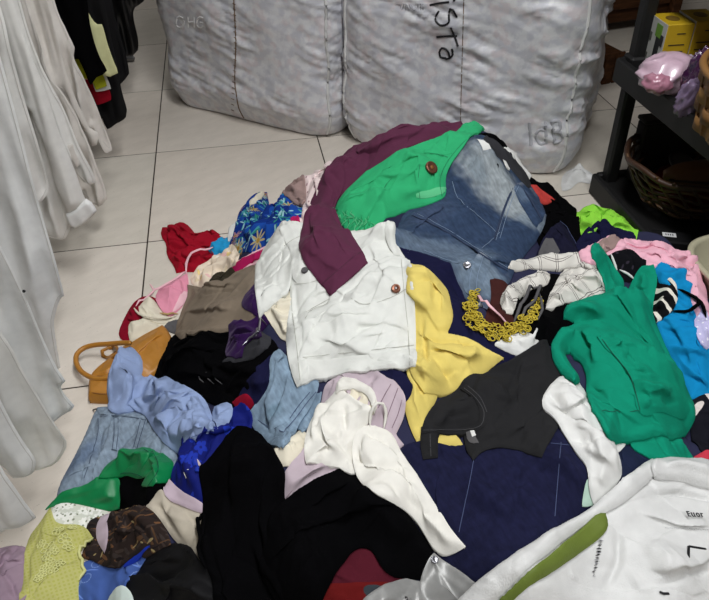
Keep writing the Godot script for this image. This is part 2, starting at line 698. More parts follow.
# a ridge leans: gentle on its left, steep on its right; a valley is narrow and even
func press_fold(fd: PackedFloat32Array, fx: PackedFloat32Array, fz: PackedFloat32Array, pts: PackedVector2Array, amp: float, wid: float, i0: int, j0: int, w: int, h: int):
	var n := pts.size()
	if n < 2:
		return
	var reach := wid * 3.2
	var lo := pts[0]
	var hi := pts[0]
	for p in pts:
		lo = lo.min(p)
		hi = hi.max(p)
	var ba := clampi(int((lo.x - reach - GX0) / G) - i0, 0, w - 1)
	var bb := clampi(int((hi.x + reach - GX0) / G) - i0 + 1, 0, w - 1)
	var bc := clampi(int((lo.y - reach - GZ0) / G) - j0, 0, h - 1)
	var be := clampi(int((hi.y + reach - GZ0) / G) - j0 + 1, 0, h - 1)
	var bw := bb - ba + 1
	var bh := be - bc + 1
	if bw < 2 or bh < 2:
		return
	var dm := PackedFloat32Array()
	dm.resize(bw * bh)
	dm.fill(9.0)
	var tp := PackedFloat32Array()
	tp.resize(bw * bh)
	var sg := PackedByteArray()
	sg.resize(bw * bh)
	var side := PackedVector2Array()
	side.resize(bw * bh)
	for s in n - 1:
		var a := pts[s]
		var b := pts[s + 1]
		var ab := b - a
		var l2 := maxf(ab.length_squared(), 1e-12)
		var ia := clampi(int((minf(a.x, b.x) - reach - GX0) / G) - i0, ba, bb)
		var ib := clampi(int((maxf(a.x, b.x) + reach - GX0) / G) - i0 + 1, ba, bb)
		var ja := clampi(int((minf(a.y, b.y) - reach - GZ0) / G) - j0, bc, be)
		var jb := clampi(int((maxf(a.y, b.y) + reach - GZ0) / G) - j0 + 1, bc, be)
		for j in range(ja, jb + 1):
			for i in range(ia, ib + 1):
				var p := Vector2(GX0 + (i + i0) * G, GZ0 + (j + j0) * G) - a
				var t := clampf(p.dot(ab) / l2, 0.0, 1.0)
				var d := p.distance_to(ab * t)
				var k := (j - bc) * bw + i - ba
				if d < dm[k]:
					dm[k] = d
					tp[k] = (s + t) / (n - 1)
					sg[k] = 1 if ab.cross(p) > 0.0 else 0
					side[k] = Vector2(-ab.y, ab.x).normalized()
	var w2 := maxf(0.0062, wid * 0.45)
	var w1 := wid * 1.8
	if amp < 0.0:
		w1 = maxf(0.0034, wid * 0.5)
		w2 = w1
	for j in bh:
		for i in bw:
			var k := j * bw + i
			if dm[k] >= reach:
				continue
			var e := tp[k]
			var tap := smoothstep(0.0, 0.3, e) * smoothstep(0.0, 0.3, 1.0 - e)
			var q := dm[k] / (w2 if sg[k] == 1 else w1)
			var o := (j + bc) * w + i + ba
			var v := amp * exp(-q * q) * lerpf(0.12, 1.0, tap)
			if amp > 0.0:
				# the crest tips over its steep side, so that the cloth tucks under itself
				var m := dm[k] / (0.0058 if sg[k] == 1 else 0.010)
				var tip := minf(amp * 1.4, 0.012) * exp(-m * m) * tap
				fx[o] += side[k].x * tip
				fz[o] += side[k].y * tip
				fd[o] = maxf(fd[o], v) + 0.25 * minf(fd[o], v) if fd[o] > 0.0 else fd[o] + v
			else:
				fd[o] += v

# small creases strewn over a panel, running roughly one way
func strew(fd: PackedFloat32Array, fx: PackedFloat32Array, fz: PackedFloat32Array, inside: PackedByteArray, wr: float, ws: float, wd: float, i0: int, j0: int, w: int, h: int):
	var g := RandomNumberGenerator.new()
	g.seed = seed_n * 131 + w * 7 + h
	var area := 0
	for b in inside:
		area += b
	var m2 := area * G * G
	var count := int(clampf(m2 / (ws * ws) * 2.6, 4.0, 110.0))
	for k in count:
		var q := g.randi() % (w * h)
		for tries in 12:
			if inside[q] == 1:
				break
			q = g.randi() % (w * h)
		if inside[q] == 0:
			continue
		var p := Vector2(GX0 + (q % w + i0) * G, GZ0 + (q / w + j0) * G)
		var a := wd + g.randfn() * 0.3 + (PI if g.randf() < 0.35 else 0.0)
		var turn := g.randfn() * 0.11
		var l := ws * g.randf_range(1.2, 3.6)
		var pts := PackedVector2Array()
		var dir := Vector2.from_angle(a)
		p -= dir * l / 2
		for s in 8:
			pts.append(p)
			p += Vector2.from_angle(a) * l / 7.0
			a += turn
		var amp := wr * g.randf_range(0.5, 1.5)
		if g.randf() < 0.3:
			amp *= -0.8
		press_fold(fd, fx, fz, pts, amp, clampf(ws * g.randf_range(0.09, 0.2), 0.005, 0.012), i0, j0, w, h)

# a cord, strap or line of stitching lying on the cloth; lift raises it in an arch
func cord(part: String, mat: Material, px: Array, r: float, o := {}) -> MeshInstance3D:
	var pts := PackedVector3Array()
	var l := smooth_px(px, o.get("closed", false), o.get("step", 5.0))
	var flat: float = o.get("flat", 1.0)
	for k in l.size():
		var c := cast(l[k].x, l[k].y, r * flat * o.get("off", 0.5))
		c.y += o.get("lift", 0.0) * sin(PI * k / maxf(1.0, l.size() - 1.0))
		pts.append(c)
	for it in 1 if l.size() > 3 else 0:
		var s := pts.duplicate()
		for k in range(1, pts.size() - 1):
			s[k].y = maxf(pts[k].y, (pts[k - 1].y + pts[k + 1].y) / 2)
		pts = s
	if not placed:
		base_at(pts[0])
	var m := tube_mesh(pts, r, o.get("closed", false), o.get("sides", 6), flat, o.get("taper", true), cur.position)
	return part_mesh(part, m, mat, o.get("parent"))

func lines(part: String, mat: Material, list: Array, r0 := 0.0011):
	var r := r0 * 0.6
	for l in list:
		cord(part, mat, l, r, {"flat": 0.7, "off": 1.3, "sides": 5, "step": 4.0, "taper": false})

func normal_at(p: Vector3) -> Vector3:
	var e := 0.012
	return Vector3(hh(p.x - e, p.z) - hh(p.x + e, p.z), 2 * e, hh(p.x, p.z - e) - hh(p.x, p.z + e)).normalized()

func facing(n: Vector3) -> Basis:
	var x := n.cross(Vector3.BACK).normalized()
	return Basis(x, n, x.cross(n))

func button(px: float, py: float, r: float, mat: Material, part := "button", mat2: Material = null):
	var p := cast(px, py, 0.0)
	var b := facing(normal_at(p))
	var m := part_mesh(part, lathe([[0.001, -0.004], [r, -0.004], [r, 0.0015], [r * 0.85, 0.003], [r * 0.62, 0.0018], [0.001, 0.0014]], 18), mat)
	m.transform = Transform3D(b, p + b.y * 0.003 - cur.position)
	if mat2 != null:
		var c := part_mesh("rivet", lathe([[0.0006, 0.0], [r * 0.35, 0.0], [r * 0.3, 0.0028], [0.0006, 0.0034]], 12), mat2, m)
		c.position = Vector3.ZERO

func text_on(part: String, s: String, mat: Material, px: float, py: float, px2: float, py2: float, height: float):
	var p := cast(px, py, 0.002)
	var q := cast(px2, py2, 0.002)
	var n := normal_at((p + q) / 2)
	var x := (q - p).normalized()
	var z := x.cross((n.cross(x)).normalized()).normalized()
	var tm := text_mesh(s, height)
	var m := part_mesh(part, tm, mat)
	m.transform = Transform3D(Basis(x, z.cross(x).normalized(), z), p + n * 0.005 - cur.position)

func text_mesh(s: String, height: float) -> TextMesh:
	var f := SystemFont.new()
	f.font_names = PackedStringArray(["Droid Sans"])
	f.font_weight = 700
	var tm := TextMesh.new()
	tm.font = f
	tm.text = s
	tm.font_size = 32
	tm.pixel_size = height / 24.0
	tm.depth = 0.0006
	tm.curve_step = 2.0
	tm.horizontal_alignment = HORIZONTAL_ALIGNMENT_LEFT
	tm.vertical_alignment = VERTICAL_ALIGNMENT_BOTTOM
	return tm

# ---------- hanging cloth: a flattened sleeve of cloth in an upright plane ----------
func hang(part: String, mat: Material, px: Array, z: float, top: Array, o := {}) -> MeshInstance3D:
	var poly := PackedVector2Array()
	for p in smooth_px(px, false, 6.0):
		var c := at_z(p.x, p.y, z)
		poly.append(Vector2(c.x, c.y))
	for k in range(0, top.size(), 2):
		poly.append(Vector2(top[k], top[k + 1]))
	var g: float = o.get("g", 0.008)
	var gp := grid_poly(poly, g, 0.0, 0.0, 0.06)
	var i0: int = gp.i0
	var j0: int = gp.j0
	var w: int = gp.w
	var h: int = gp.h
	var sd: PackedFloat32Array = gp.sd
	var near: PackedVector2Array = gp.near
	var inside: PackedByteArray = gp.inside
	var th: float = o.get("th", 0.012) * 0.5
	var amp: float = o.get("amp", 0.016) * 1.35
	var fr: float = o.get("fr", 13.0)
	var lean: float = o.get("lean", 0.0)
	var sx := seed_n * 2.93
	var ylow := 9.0
	var xm := 0.0
	for p in poly:
		ylow = minf(ylow, p.y)
		xm += p.x / poly.size()
	base_at(Vector3(xm, ylow, z))
	var ver := PackedVector3Array()
	var nor := PackedVector3Array()
	var uv := PackedVector2Array()
	var idx := PackedInt32Array()
	for side in [1.0, -1.0]:
		var n0 := ver.size()
		var vid := {}
		for j in h - 1:
			for i in w - 1:
				var k := j * w + i
				if inside[k] + inside[k + 1] + inside[k + w] + inside[k + w + 1] == 0:
					continue
				for q: int in [k, k + 1, k + w, k + w + 1]:
					if vid.has(q):
						continue
					var x := (q % w + i0) * g
					var y := (q / w + j0) * g
					var d := sd[q]
					if inside[q] == 0:
						x = near[q].x
						y = near[q].y
						d = 0.0
					var pr := sqrt(1.0 - pow(1.0 - clampf(d / 0.007, 0.0, 1.0), 2.0)) * 0.8 + 0.2 * smoothstep(0.0, 0.06, d)
					var zz := hang_fold(x, y, d, ylow, sx, fr, lean, amp)
					vid[q] = ver.size()
					ver.append(Vector3(x, y, z + zz + side * th * pr))
					nor.append(Vector3.ZERO)
					uv.append(Vector2(x, y) * 4.0)
				var a: int = vid[k]
				var b: int = vid[k + 1]
				var c: int = vid[k + w + 1]
				var d2: int = vid[k + w]
				var nn := (ver[b] - ver[d2]).cross(ver[c] - ver[a])
				if nn.z * side < 0:
					nn = -nn
				for q in [a, b, c, d2]:
					nor[q] += nn
				if side > 0:
					idx.append_array([a, c, b, a, d2, c])
				else:
					idx.append_array([a, b, c, a, c, d2])
		for k in range(n0, ver.size()):
			nor[k] = nor[k].normalized() if nor[k].length() > 1e-12 else Vector3(0, 0, side)
	for k in ver.size():
		ver[k] -= cur.position
	if part == "body" and o.get("stitch", false):
		# stitching just inside the visible edge
		var line := PackedVector3Array()
		for p in smooth_px(px, false, 6.0):
			var c := at_z(p.x - 2.6, p.y - 2.2, z)
			var q := Vector2(c.x, c.y)
			if Geometry2D.is_point_in_polygon(q, poly):
				line.append(Vector3(q.x, q.y, z + th + hang_fold(q.x, q.y, 0.008, ylow, sx, fr, lean, amp)) - cur.position)
		if line.size() > 3:
			part_mesh("stitching", tube_mesh(line, 0.0007, false, 5), M.shirt_thread)
	return part_mesh(part, arrays(ver, nor, uv, idx), mat)

func hang_fold(x: float, y: float, d: float, ylow: float, sx: float, fr: float, lean: float, amp: float) -> float:
	var u := x - lean * (y - ylow)
	var fold := nz.get_noise_2d(u * fr * 0.75 + sx, y * 1.1 - sx)
	var crisp := nz.get_noise_2d(u * fr * 1.6 + sx * 3.0, y * 2.0 + sx)
	var fine := nz.get_noise_2d(u * fr * 3.4 + sx, y * 5.0 - sx)
	var grow := lerpf(1.0, 0.55, clampf((y - ylow) / 0.9, 0.0, 1.0))
	return ((1.0 - 2.6 * absf(fold)) * 0.9 + (0.5 - 1.6 * absf(crisp)) * 0.75 + (0.3 - absf(fine)) * 0.25) * amp * grow * (0.35 + 0.65 * smoothstep(0.0, 0.03, d))

# ---------- materials ----------
func tex(img: Image) -> ImageTexture:
	img.generate_mipmaps()
	return ImageTexture.create_from_image(img)

func noise_img(sd: int, freq: float, size: int, lo: float, hi: float, oct := 3, ridged := false) -> Image:
	var n := FastNoiseLite.new()
	n.seed = sd
	n.frequency = freq
	n.fractal_octaves = oct
	n.fractal_type = FastNoiseLite.FRACTAL_RIDGED if ridged else FastNoiseLite.FRACTAL_FBM
	var im := n.get_seamless_image(size, size)
	im.convert(Image.FORMAT_RGB8)
	for y in size:
		for x in size:
			var v := lerpf(lo, hi, im.get_pixel(x, y).r)
			im.set_pixel(x, y, Color(v, v, v))
	return im

func blot(img: Image, cx: float, cy: float, rx: float, ry: float, rot: float, c: Color):
	var r := int(ceil(maxf(rx, ry)))
	var w := img.get_width()
	var h := img.get_height()
	for y in range(int(cy) - r, int(cy) + r + 1):
		for x in range(int(cx) - r, int(cx) + r + 1):
			var d := Vector2(x - cx, y - cy).rotated(-rot)
			if pow(d.x / rx, 2) + pow(d.y / ry, 2) <= 1.0:
				img.set_pixel(posmod(x, w), posmod(y, h), c)

func flower(img: Image, cx: float, cy: float, r: float, petals: int, c: Color, heart: Color, thin := 0.32):
	for k in petals:
		var t := TAU * k / petals + cx
		blot(img, cx + cos(t) * r * 0.55, cy + sin(t) * r * 0.55, r * 0.5, r * thin * 0.7, t, c)
	blot(img, cx, cy, r * 0.22, r * 0.22, 0, heart)

func pattern(kind: String) -> ImageTexture:
	var g := RandomNumberGenerator.new()
	g.seed = hash(kind)
	var s := 512
	var im := Image.create(s, s, false, Image.FORMAT_RGB8)
	match kind:
		"floral":
			im.fill(Color(0.05, 0.17, 0.45))
			for k in 26:
				blot(im, g.randf() * s, g.randf() * s, 60, 26, g.randf() * TAU, Color(0.09, 0.26, 0.58))
			for k in 30:
				var c := Vector2(g.randf() * s, g.randf() * s)
				for q in 7:
					var t := g.randf() * TAU
					blot(im, c.x + cos(t) * 22, c.y + sin(t) * 22, 26, 4, t, [Color(0.25, 0.55, 0.58), Color(0.16, 0.45, 0.40), Color(0.55, 0.72, 0.74)][q % 3])
			for k in 13:
				flower(im, g.randf() * s, g.randf() * s, 38, 9, [Color(0.66, 0.60, 0.45), Color(0.66, 0.48, 0.50), Color(0.58, 0.63, 0.60)][k % 3], Color(0.60, 0.48, 0.22), 0.16)
		"plaid":
			im.fill(Color(0.82, 0.81, 0.78))
			for k in 4:
				for q in [0, 14]:
					im.fill_rect(Rect2i(k * 128 + 40 + q, 0, 3, s), Color(0.16, 0.11, 0.12))
					im.fill_rect(Rect2i(0, k * 128 + 30 + q, s, 3), Color(0.16, 0.11, 0.12))
		"stripe":
			im.fill(Color(0.05, 0.05, 0.06))
			for k in 4:
				im.fill_rect(Rect2i(k * 128, 0, 46, s), Color(0.86, 0.84, 0.79))
		"leaf_print":
			im.fill(Color(0.17, 0.135, 0.125))
			for k in 260:
				var t := 0.7 + g.randfn() * 0.5
				blot(im, g.randf() * s, g.randf() * s, g.randf_range(14, 46), g.randf_range(3, 9), t, [Color(0.25, 0.205, 0.185), Color(0.33, 0.24, 0.17), Color(0.11, 0.09, 0.09), Color(0.22, 0.19, 0.18), Color(0.40, 0.28, 0.19), Color(0.14, 0.12, 0.12)][k % 6])
			for k in 26:
				blot(im, g.randf() * s, g.randf() * s, g.randf_range(8, 22), g.randf_range(2, 5), 0.7 + g.randfn() * 0.7, Color(0.58, 0.51, 0.36))
		"pale_print":
			im.fill(Color(0.88, 0.82, 0.74))
			for k in 40:
				blot(im, g.randf() * s, g.randf() * s, g.randf_range(14, 40), g.randf_range(6, 16), g.randf() * TAU, [Color(0.90, 0.80, 0.55), Color(0.88, 0.72, 0.70), Color(0.93, 0.90, 0.86), Color(0.84, 0.78, 0.66)][k % 4])
			for k in 8:
				blot(im, g.randf() * s, g.randf() * s, 12, 3, g.randf() * TAU, Color(0.35, 0.30, 0.26))
		"eyelet":
			im.fill(Color(0.86, 0.79, 0.78))
			for k in 90:
				blot(im, (k % 10) * 51 + (k / 10 % 2) * 25, (k / 10) * 57, 6, 9, 0.6, Color(0.62, 0.50, 0.52))
		"mauve_print":
			im.fill(Color(0.58, 0.49, 0.47))
			for k in 70:
				blot(im, g.randf() * s, g.randf() * s, g.randf_range(8, 26), g.randf_range(4, 10), g.randf() * TAU, [Color(0.42, 0.33, 0.33), Color(0.70, 0.58, 0.56), Color(0.50, 0.42, 0.44)][k % 3])
		"white_lace":
			im.fill(Color(0.80, 0.81, 0.76))
			for k in 70:
				var c := Vector2(g.randf() * s, g.randf() * s)
				flower(im, c.x, c.y, 30, 6, Color(0.90, 0.90, 0.87), Color(0.52, 0.55, 0.46), 0.42)
				blot(im, c.x + 32, c.y + 8, 8, 5, g.randf() * TAU, Color(0.48, 0.50, 0.42))
		"yellow_lace":
			im.fill(Color(0.72, 0.71, 0.44))
			for k in 900:
				blot(im, (k % 30) * 17.06, (k / 30) * 17.06, 5, 5, 0, Color(0.68, 0.68, 0.36))
		"blue_lace":
			im.fill(Color(0.27, 0.37, 0.62))
			for k in 26:
				var c := Vector2(g.randf() * s, g.randf() * s)
				for q in 12:
					var t := TAU * q / 12.0
					blot(im, c.x + cos(t) * 24, c.y + sin(t) * 24, 6, 3, t + 1.57, Color(0.44, 0.54, 0.76))
				blot(im, c.x + 30, c.y - 30, 40, 3, g.randf() * TAU, Color(0.42, 0.54, 0.82))
		"royal_lace":
			im.fill(Color(0.04, 0.09, 0.40))
			for k in 60:
				flower(im, g.randf() * s, g.randf() * s, 24, 5, Color(0.10, 0.19, 0.62), Color(0.05, 0.10, 0.42), 0.5)
		"dots":
			im.fill(Color(0.74, 0.72, 0.86))
			for k in 64:
				blot(im, (k % 8) * 64 + (k / 8 % 2) * 32, (k / 8) * 64, 9, 9, 0, Color(0.92, 0.91, 0.95))
		"bold":
			im.fill(Color(0.08, 0.08, 0.11))
			for k in 9:
				blot(im, g.randf() * s, g.randf() * s, 90, 20, g.randf() * TAU, Color(0.84, 0.80, 0.78))
		"red_print":
			im.fill(Color(0.36, 0.07, 0.07))
			for k in 12:
				blot(im, g.randf() * s, g.randf() * s, 70, 22, 0.7, [Color(0.55, 0.47, 0.36), Color(0.20, 0.22, 0.24), Color(0.45, 0.10, 0.09)][k % 3])
		"black_lace":
			im.fill(Color(0.05, 0.05, 0.07))
			for k in 130:
				blot(im, g.randf() * s, g.randf() * s, 7, 4, g.randf() * TAU, Color(0.20, 0.18, 0.22))
		"sack":
			var n1 := noise_img(5, 0.018, s, 0.0, 1.0, 4)
			var n2 := noise_img(6, 0.012, s, 0.0, 1.0, 3)
			for y in s:
				for x in s:
					var a := n1.get_pixel(x, y).r
					var b := n2.get_pixel(x, y).r
					var c := Color(0.80, 0.80, 0.81).lerp(Color(0.755, 0.755, 0.775), smoothstep(0.5, 0.65, a))
					c = c.lerp(Color(0.80, 0.745, 0.745), 0.5 * smoothstep(0.55, 0.75, b))
					c = c.lerp(Color(0.73, 0.74, 0.775), 0.4 * smoothstep(0.45, 0.28, b))
					c = c.lerp(Color(0.85, 0.85, 0.85), 0.5 * smoothstep(0.45, 0.33, a))
					if x % 4 == 0 or y % 4 == 0:
						c = c * 0.97
					im.set_pixel(x, y, c)
		"tile":
			var n1 := noise_img(15, 0.006, s, 0.0, 1.0, 4)
			var n2 := noise_img(16, 0.03, s, 0.0, 1.0, 3)
			for y in s:
				for x in s:
					var a := n1.get_pixel(x, y).r * 0.7 + n2.get_pixel(x, y).r * 0.3
					im.set_pixel(x, y, Color(0.805, 0.772, 0.725).lerp(Color(0.86, 0.827, 0.78), a))
			for k in 60:
				blot(im, g.randf() * s, g.randf() * s, g.randf_range(0.8, 2.0), 1, 0, Color(0.5, 0.47, 0.43))
		"wood":
			var n1 := noise_img(25, 0.02, s, 0.0, 1.0, 4)
			for y in s:
				for x in s:
					var a := n1.get_pixel(x / 10, y).r
					im.set_pixel(x, y, Color(0.20, 0.12, 0.07).lerp(Color(0.36, 0.23, 0.14), a))
		"denim":
			var n1 := noise_img(35, 0.05, s, 0.0, 1.0, 3)
			for y in s:
				for x in s:
					var a := 0.86 + 0.18 * (n1.get_pixel(x, y / 3).r - 0.5) + 0.14 * (n1.get_pixel(y / 2, x / 4).r - 0.5) + (0.03 if (x + y) % 6 < 3 else -0.03)
					im.set_pixel(x, y, Color(a, a, a))
	return tex(im)

func fab(c: Color, o := {}) -> StandardMaterial3D:
	var m := StandardMaterial3D.new()
	m.albedo_color = c
	m.albedo_texture = o.get("tex", M.get("t_mottle"))
	m.roughness = o.get("rough", 0.92)
	m.metallic_specular = o.get("spec", 0.25)
	m.metallic = o.get("metal", 0.0)
	m.vertex_color_use_as_albedo = true
	m.cull_mode = BaseMaterial3D.CULL_DISABLED
	if o.get("weave", 0.12) > 0.0:
		m.normal_enabled = true
		m.normal_texture = M.t_weave
		m.normal_scale = o.get("weave", 0.12)
	if o.get("sheen", 0.0) > 0.0:
		m.rim_enabled = true
		m.rim = o.sheen
		m.rim_tint = 0.5
	if o.get("coat", 0.0) > 0.0:
		m.clearcoat_enabled = true
		m.clearcoat = o.coat
		m.clearcoat_roughness = o.get("coat_rough", 0.2)
	return m

func plain(c: Color, rough := 0.6, metal := 0.0) -> StandardMaterial3D:
	var m := StandardMaterial3D.new()
	m.albedo_color = c
	m.roughness = rough
	m.metallic = metal
	m.cull_mode = BaseMaterial3D.CULL_DISABLED
	return m

func make_materials():
	M.t_mottle = tex(noise_img(3, 0.03, 256, 0.955, 1.0, 4))
	var wv := noise_img(4, 0.42, 256, 0.0, 1.0, 2)
	wv.convert(Image.FORMAT_RGBA8)
	wv.bump_map_to_normal_map(1.6)
	M.t_weave = tex(wv)
	var dn := pattern("denim")
	var wh := Color(1, 1, 1)
	# the setting
	var tl := StandardMaterial3D.new()
	tl.albedo_texture = pattern("tile")
	tl.roughness = 0.38
	tl.metallic_specular = 0.4
	M.tile = tl
	for k in 3:
		var t2 := tl.duplicate()
		t2.uv1_offset = Vector3(k * 0.37, k * 0.21, 0)
		t2.albedo_color = [Color(1, 1, 1), Color(0.985, 0.98, 0.975), Color(0.97, 0.975, 0.97)][k]
		M["tile%d" % k] = t2
	M.grout = plain(Color(0.20, 0.165, 0.135), 0.95)
	M.wall = plain(Color(0.44, 0.42, 0.40), 0.9)
	M.ceiling = plain(Color(0.52, 0.51, 0.50), 0.95)
	M.white_metal = plain(Color(0.82, 0.82, 0.80), 0.5)
	var lamp := plain(Color(0.9, 0.9, 0.88), 0.5)
	lamp.emission_enabled = true
	lamp.emission = Color(1, 0.98, 0.95)
	lamp.emission_energy_multiplier = 2.0
	M.lamp = lamp
	M.wood = fab(wh, {"tex": pattern("wood"), "rough": 0.6, "weave": 0.0})
	M.wood.vertex_color_use_as_albedo = false
	M.sack = fab(Color(1, 1, 1), {"tex": pattern("sack"), "rough": 0.4, "spec": 0.5, "weave": 0.125})
	M.sack_white = fab(Color(0.82, 0.82, 0.81), {"rough": 0.5, "spec": 0.4, "weave": 0.32})
	M.sack_welt = fab(Color(0.82, 0.82, 0.81), {"rough": 0.7})
	M.thread_brown = plain(Color(0.42, 0.33, 0.24), 0.9)
	M.marker = plain(Color(0.04, 0.04, 0.06), 0.5)
	M.print_grey = plain(Color(0.64, 0.64, 0.66), 0.7)
	M.print_pale = plain(Color(0.86, 0.86, 0.86), 0.7)
	M.sack_green = fab(Color(0.40, 0.46, 0.20), {"rough": 0.5, "weave": 0.32})
	M.black_plastic = plain(Color(0.03, 0.027, 0.027), 0.6)
	M.dark_chrome = plain(Color(0.5, 0.5, 0.5), 0.3, 0.9)
	# fabrics
	M.shirt = fab(Color(0.90, 0.895, 0.875), {"weave": 0.08})
	M.shirt_thread = plain(Color(0.80, 0.79, 0.77), 0.9)
	M.shirt_b = fab(Color(0.87, 0.85, 0.82), {"weave": 0.08})
	M.shirt_c = fab(Color(0.91, 0.91, 0.90), {"weave": 0.08})
	for k in ["shirt", "shirt_b", "shirt_c"]:
		M[k].backlight_enabled = true
		M[k].backlight = Color(0.30, 0.30, 0.29)
	M.black = fab(Color(0.028, 0.027, 0.032), {"rough": 0.95, "spec": 0.1})
	M.black_shine = fab(Color(0.02, 0.02, 0.024), {"rough": 0.35, "spec": 0.5})
	M.black_soft = fab(Color(0.055, 0.053, 0.06), {"rough": 0.75, "spec": 0.3})
	M.core = fab(Color(0.17, 0.175, 0.27))
	M.jeans = fab(Color(1, 1, 1), {"tex": dn, "weave": 0.20})
	M.denim_light = fab(Color(0.57, 0.635, 0.70), {"tex": dn, "weave": 0.20})
	M.denim_pale = fab(Color(0.56, 0.65, 0.73), {"tex": dn, "weave": 0.16})
	M.denim_navy = fab(Color(0.11, 0.118, 0.235), {"tex": dn, "weave": 0.20})
	M.denim_indigo = fab(Color(0.10, 0.10, 0.19), {"tex": dn, "weave": 0.20})
	M.stitch_pale = plain(Color(0.46, 0.53, 0.62), 0.9)
	M.stitch_blue = plain(Color(0.25, 0.29, 0.42), 0.9)
	M.stitch_dark = plain(Color(0.14, 0.19, 0.29), 0.9)
	M.stitch_grey = plain(Color(0.55, 0.55, 0.52), 0.9)
	M.plum = fab(Color(0.345, 0.165, 0.255), {"sheen": 0.15})
	M.stitch_plum = plain(Color(0.22, 0.09, 0.16), 0.9)
	M.green = fab(Color(0.19, 0.66, 0.43))
	M.green_pale = plain(Color(0.33, 0.72, 0.50), 0.9)
	M.green_dark = plain(Color(0.08, 0.42, 0.28), 0.9)
	M.emerald = fab(Color(0.04, 0.53, 0.415))
	M.emerald_dark = plain(Color(0.015, 0.30, 0.225), 0.95)
	M.satin_green = fab(Color(0.01, 0.49, 0.27), {"rough": 0.45, "spec": 0.5})
	M.copper = plain(Color(0.50, 0.33, 0.26), 0.4, 0.7)
	M.steel = plain(Color(0.62, 0.62, 0.64), 0.3, 0.9)
	M.white_denim = fab(Color(0.855, 0.86, 0.835), {"weave": 0.16})
	M.white_jersey = fab(Color(0.885, 0.875, 0.84), {"weave": 0.08})
	M.white_cotton = fab(Color(0.86, 0.86, 0.845), {"weave": 0.12})
	M.stitch_white = plain(Color(0.66, 0.66, 0.62), 0.9)
	M.lilac = fab(Color(0.73, 0.67, 0.70), {"weave": 0.08})
	M.lilac_line = plain(Color(0.50, 0.42, 0.46), 0.9)
	M.yellow = fab(Color(0.86, 0.78, 0.43), {"weave": 0.16, "sheen": 0.1})
	M.charcoal = fab(Color(0.135, 0.135, 0.14), {"weave": 0.16})
	M.stitch_charcoal = plain(Color(0.26, 0.26, 0.27), 0.9)
	M.navy = fab(Color(0.075, 0.078, 0.20), {"weave": 0.16})
	M.red = fab(Color(0.60, 0.055, 0.14), {"weave": 0.20})
	M.wine = fab(Color(0.52, 0.04, 0.14))
	M.maroon = fab(Color(0.30, 0.08, 0.13))
	M.coral = fab(Color(0.70, 0.24, 0.22))
	M.taupe = fab(Color(0.485, 0.435, 0.375), {"sheen": 0.1})
	M.olive = fab(Color(0.22, 0.20, 0.15))
	M.tan = fab(Color(0.68, 0.46, 0.16), {"rough": 0.42, "spec": 0.5, "weave": 0.085})
	M.tan_dark = plain(Color(0.48, 0.30, 0.09), 0.6)
	M.sky_blouse = fab(Color(0.56, 0.63, 0.775), {"weave": 0.16})
	M.sky_line = plain(Color(0.32, 0.40, 0.60), 0.9)
	M.royal = fab(wh, {"tex": pattern("royal_lace"), "rough": 0.8, "spec": 0.3})
	M.royal_plain = fab(Color(0.10, 0.20, 0.62), {"rough": 0.5})
	M.beige = fab(Color(0.72, 0.685, 0.62))
	M.pale_mauve = fab(Color(0.74, 0.67, 0.71))
	M.mauve = fab(Color(0.64, 0.55, 0.61))
	M.purple = fab(Color(0.16, 0.055, 0.24), {"sheen": 0.5})
	M.grey = fab(Color(0.34, 0.335, 0.34))
	M.grey_dark = fab(Color(0.20, 0.20, 0.215))
	M.pink = fab(Color(0.885, 0.58, 0.665), {"weave": 0.08})
	M.pink_pale = fab(Color(0.92, 0.735, 0.77), {"weave": 0.08})
	M.pink_top = fab(Color(0.92, 0.70, 0.76), {"weave": 0.12})
	M.magenta = fab(Color(0.68, 0.10, 0.34))
	M.cream = fab(Color(0.87, 0.84, 0.76))
	M.cyan = fab(Color(0.05, 0.52, 0.74))
	M.aqua = fab(Color(0.15, 0.58, 0.78))
	M.mint = fab(Color(0.50, 0.80, 0.72))
	M.neon = fab(Color(0.55, 0.82, 0.26))
	M.silver = fab(Color(0.60, 0.60, 0.59), {"rough": 0.42, "metal": 0.3, "weave": 0.0})
	M.brown = fab(Color(0.24, 0.12, 0.11))
	M.gold_yarn = fab(Color(0.75, 0.67, 0.24), {"weave": 0.12})
	M.yellow_lace = fab(Color(1, 1, 1), {"tex": pattern("yellow_lace")})
	M.yellow_yarn = fab(Color(0.82, 0.82, 0.56))
	M.skin_beige = fab(Color(0.80, 0.56, 0.44))
	for k in ["floral", "plaid", "stripe", "leaf_print", "pale_print", "eyelet", "mauve_print", "white_lace", "blue_lace", "dots", "bold", "red_print", "black_lace"]:
		M[k] = fab(wh, {"tex": pattern(k)})

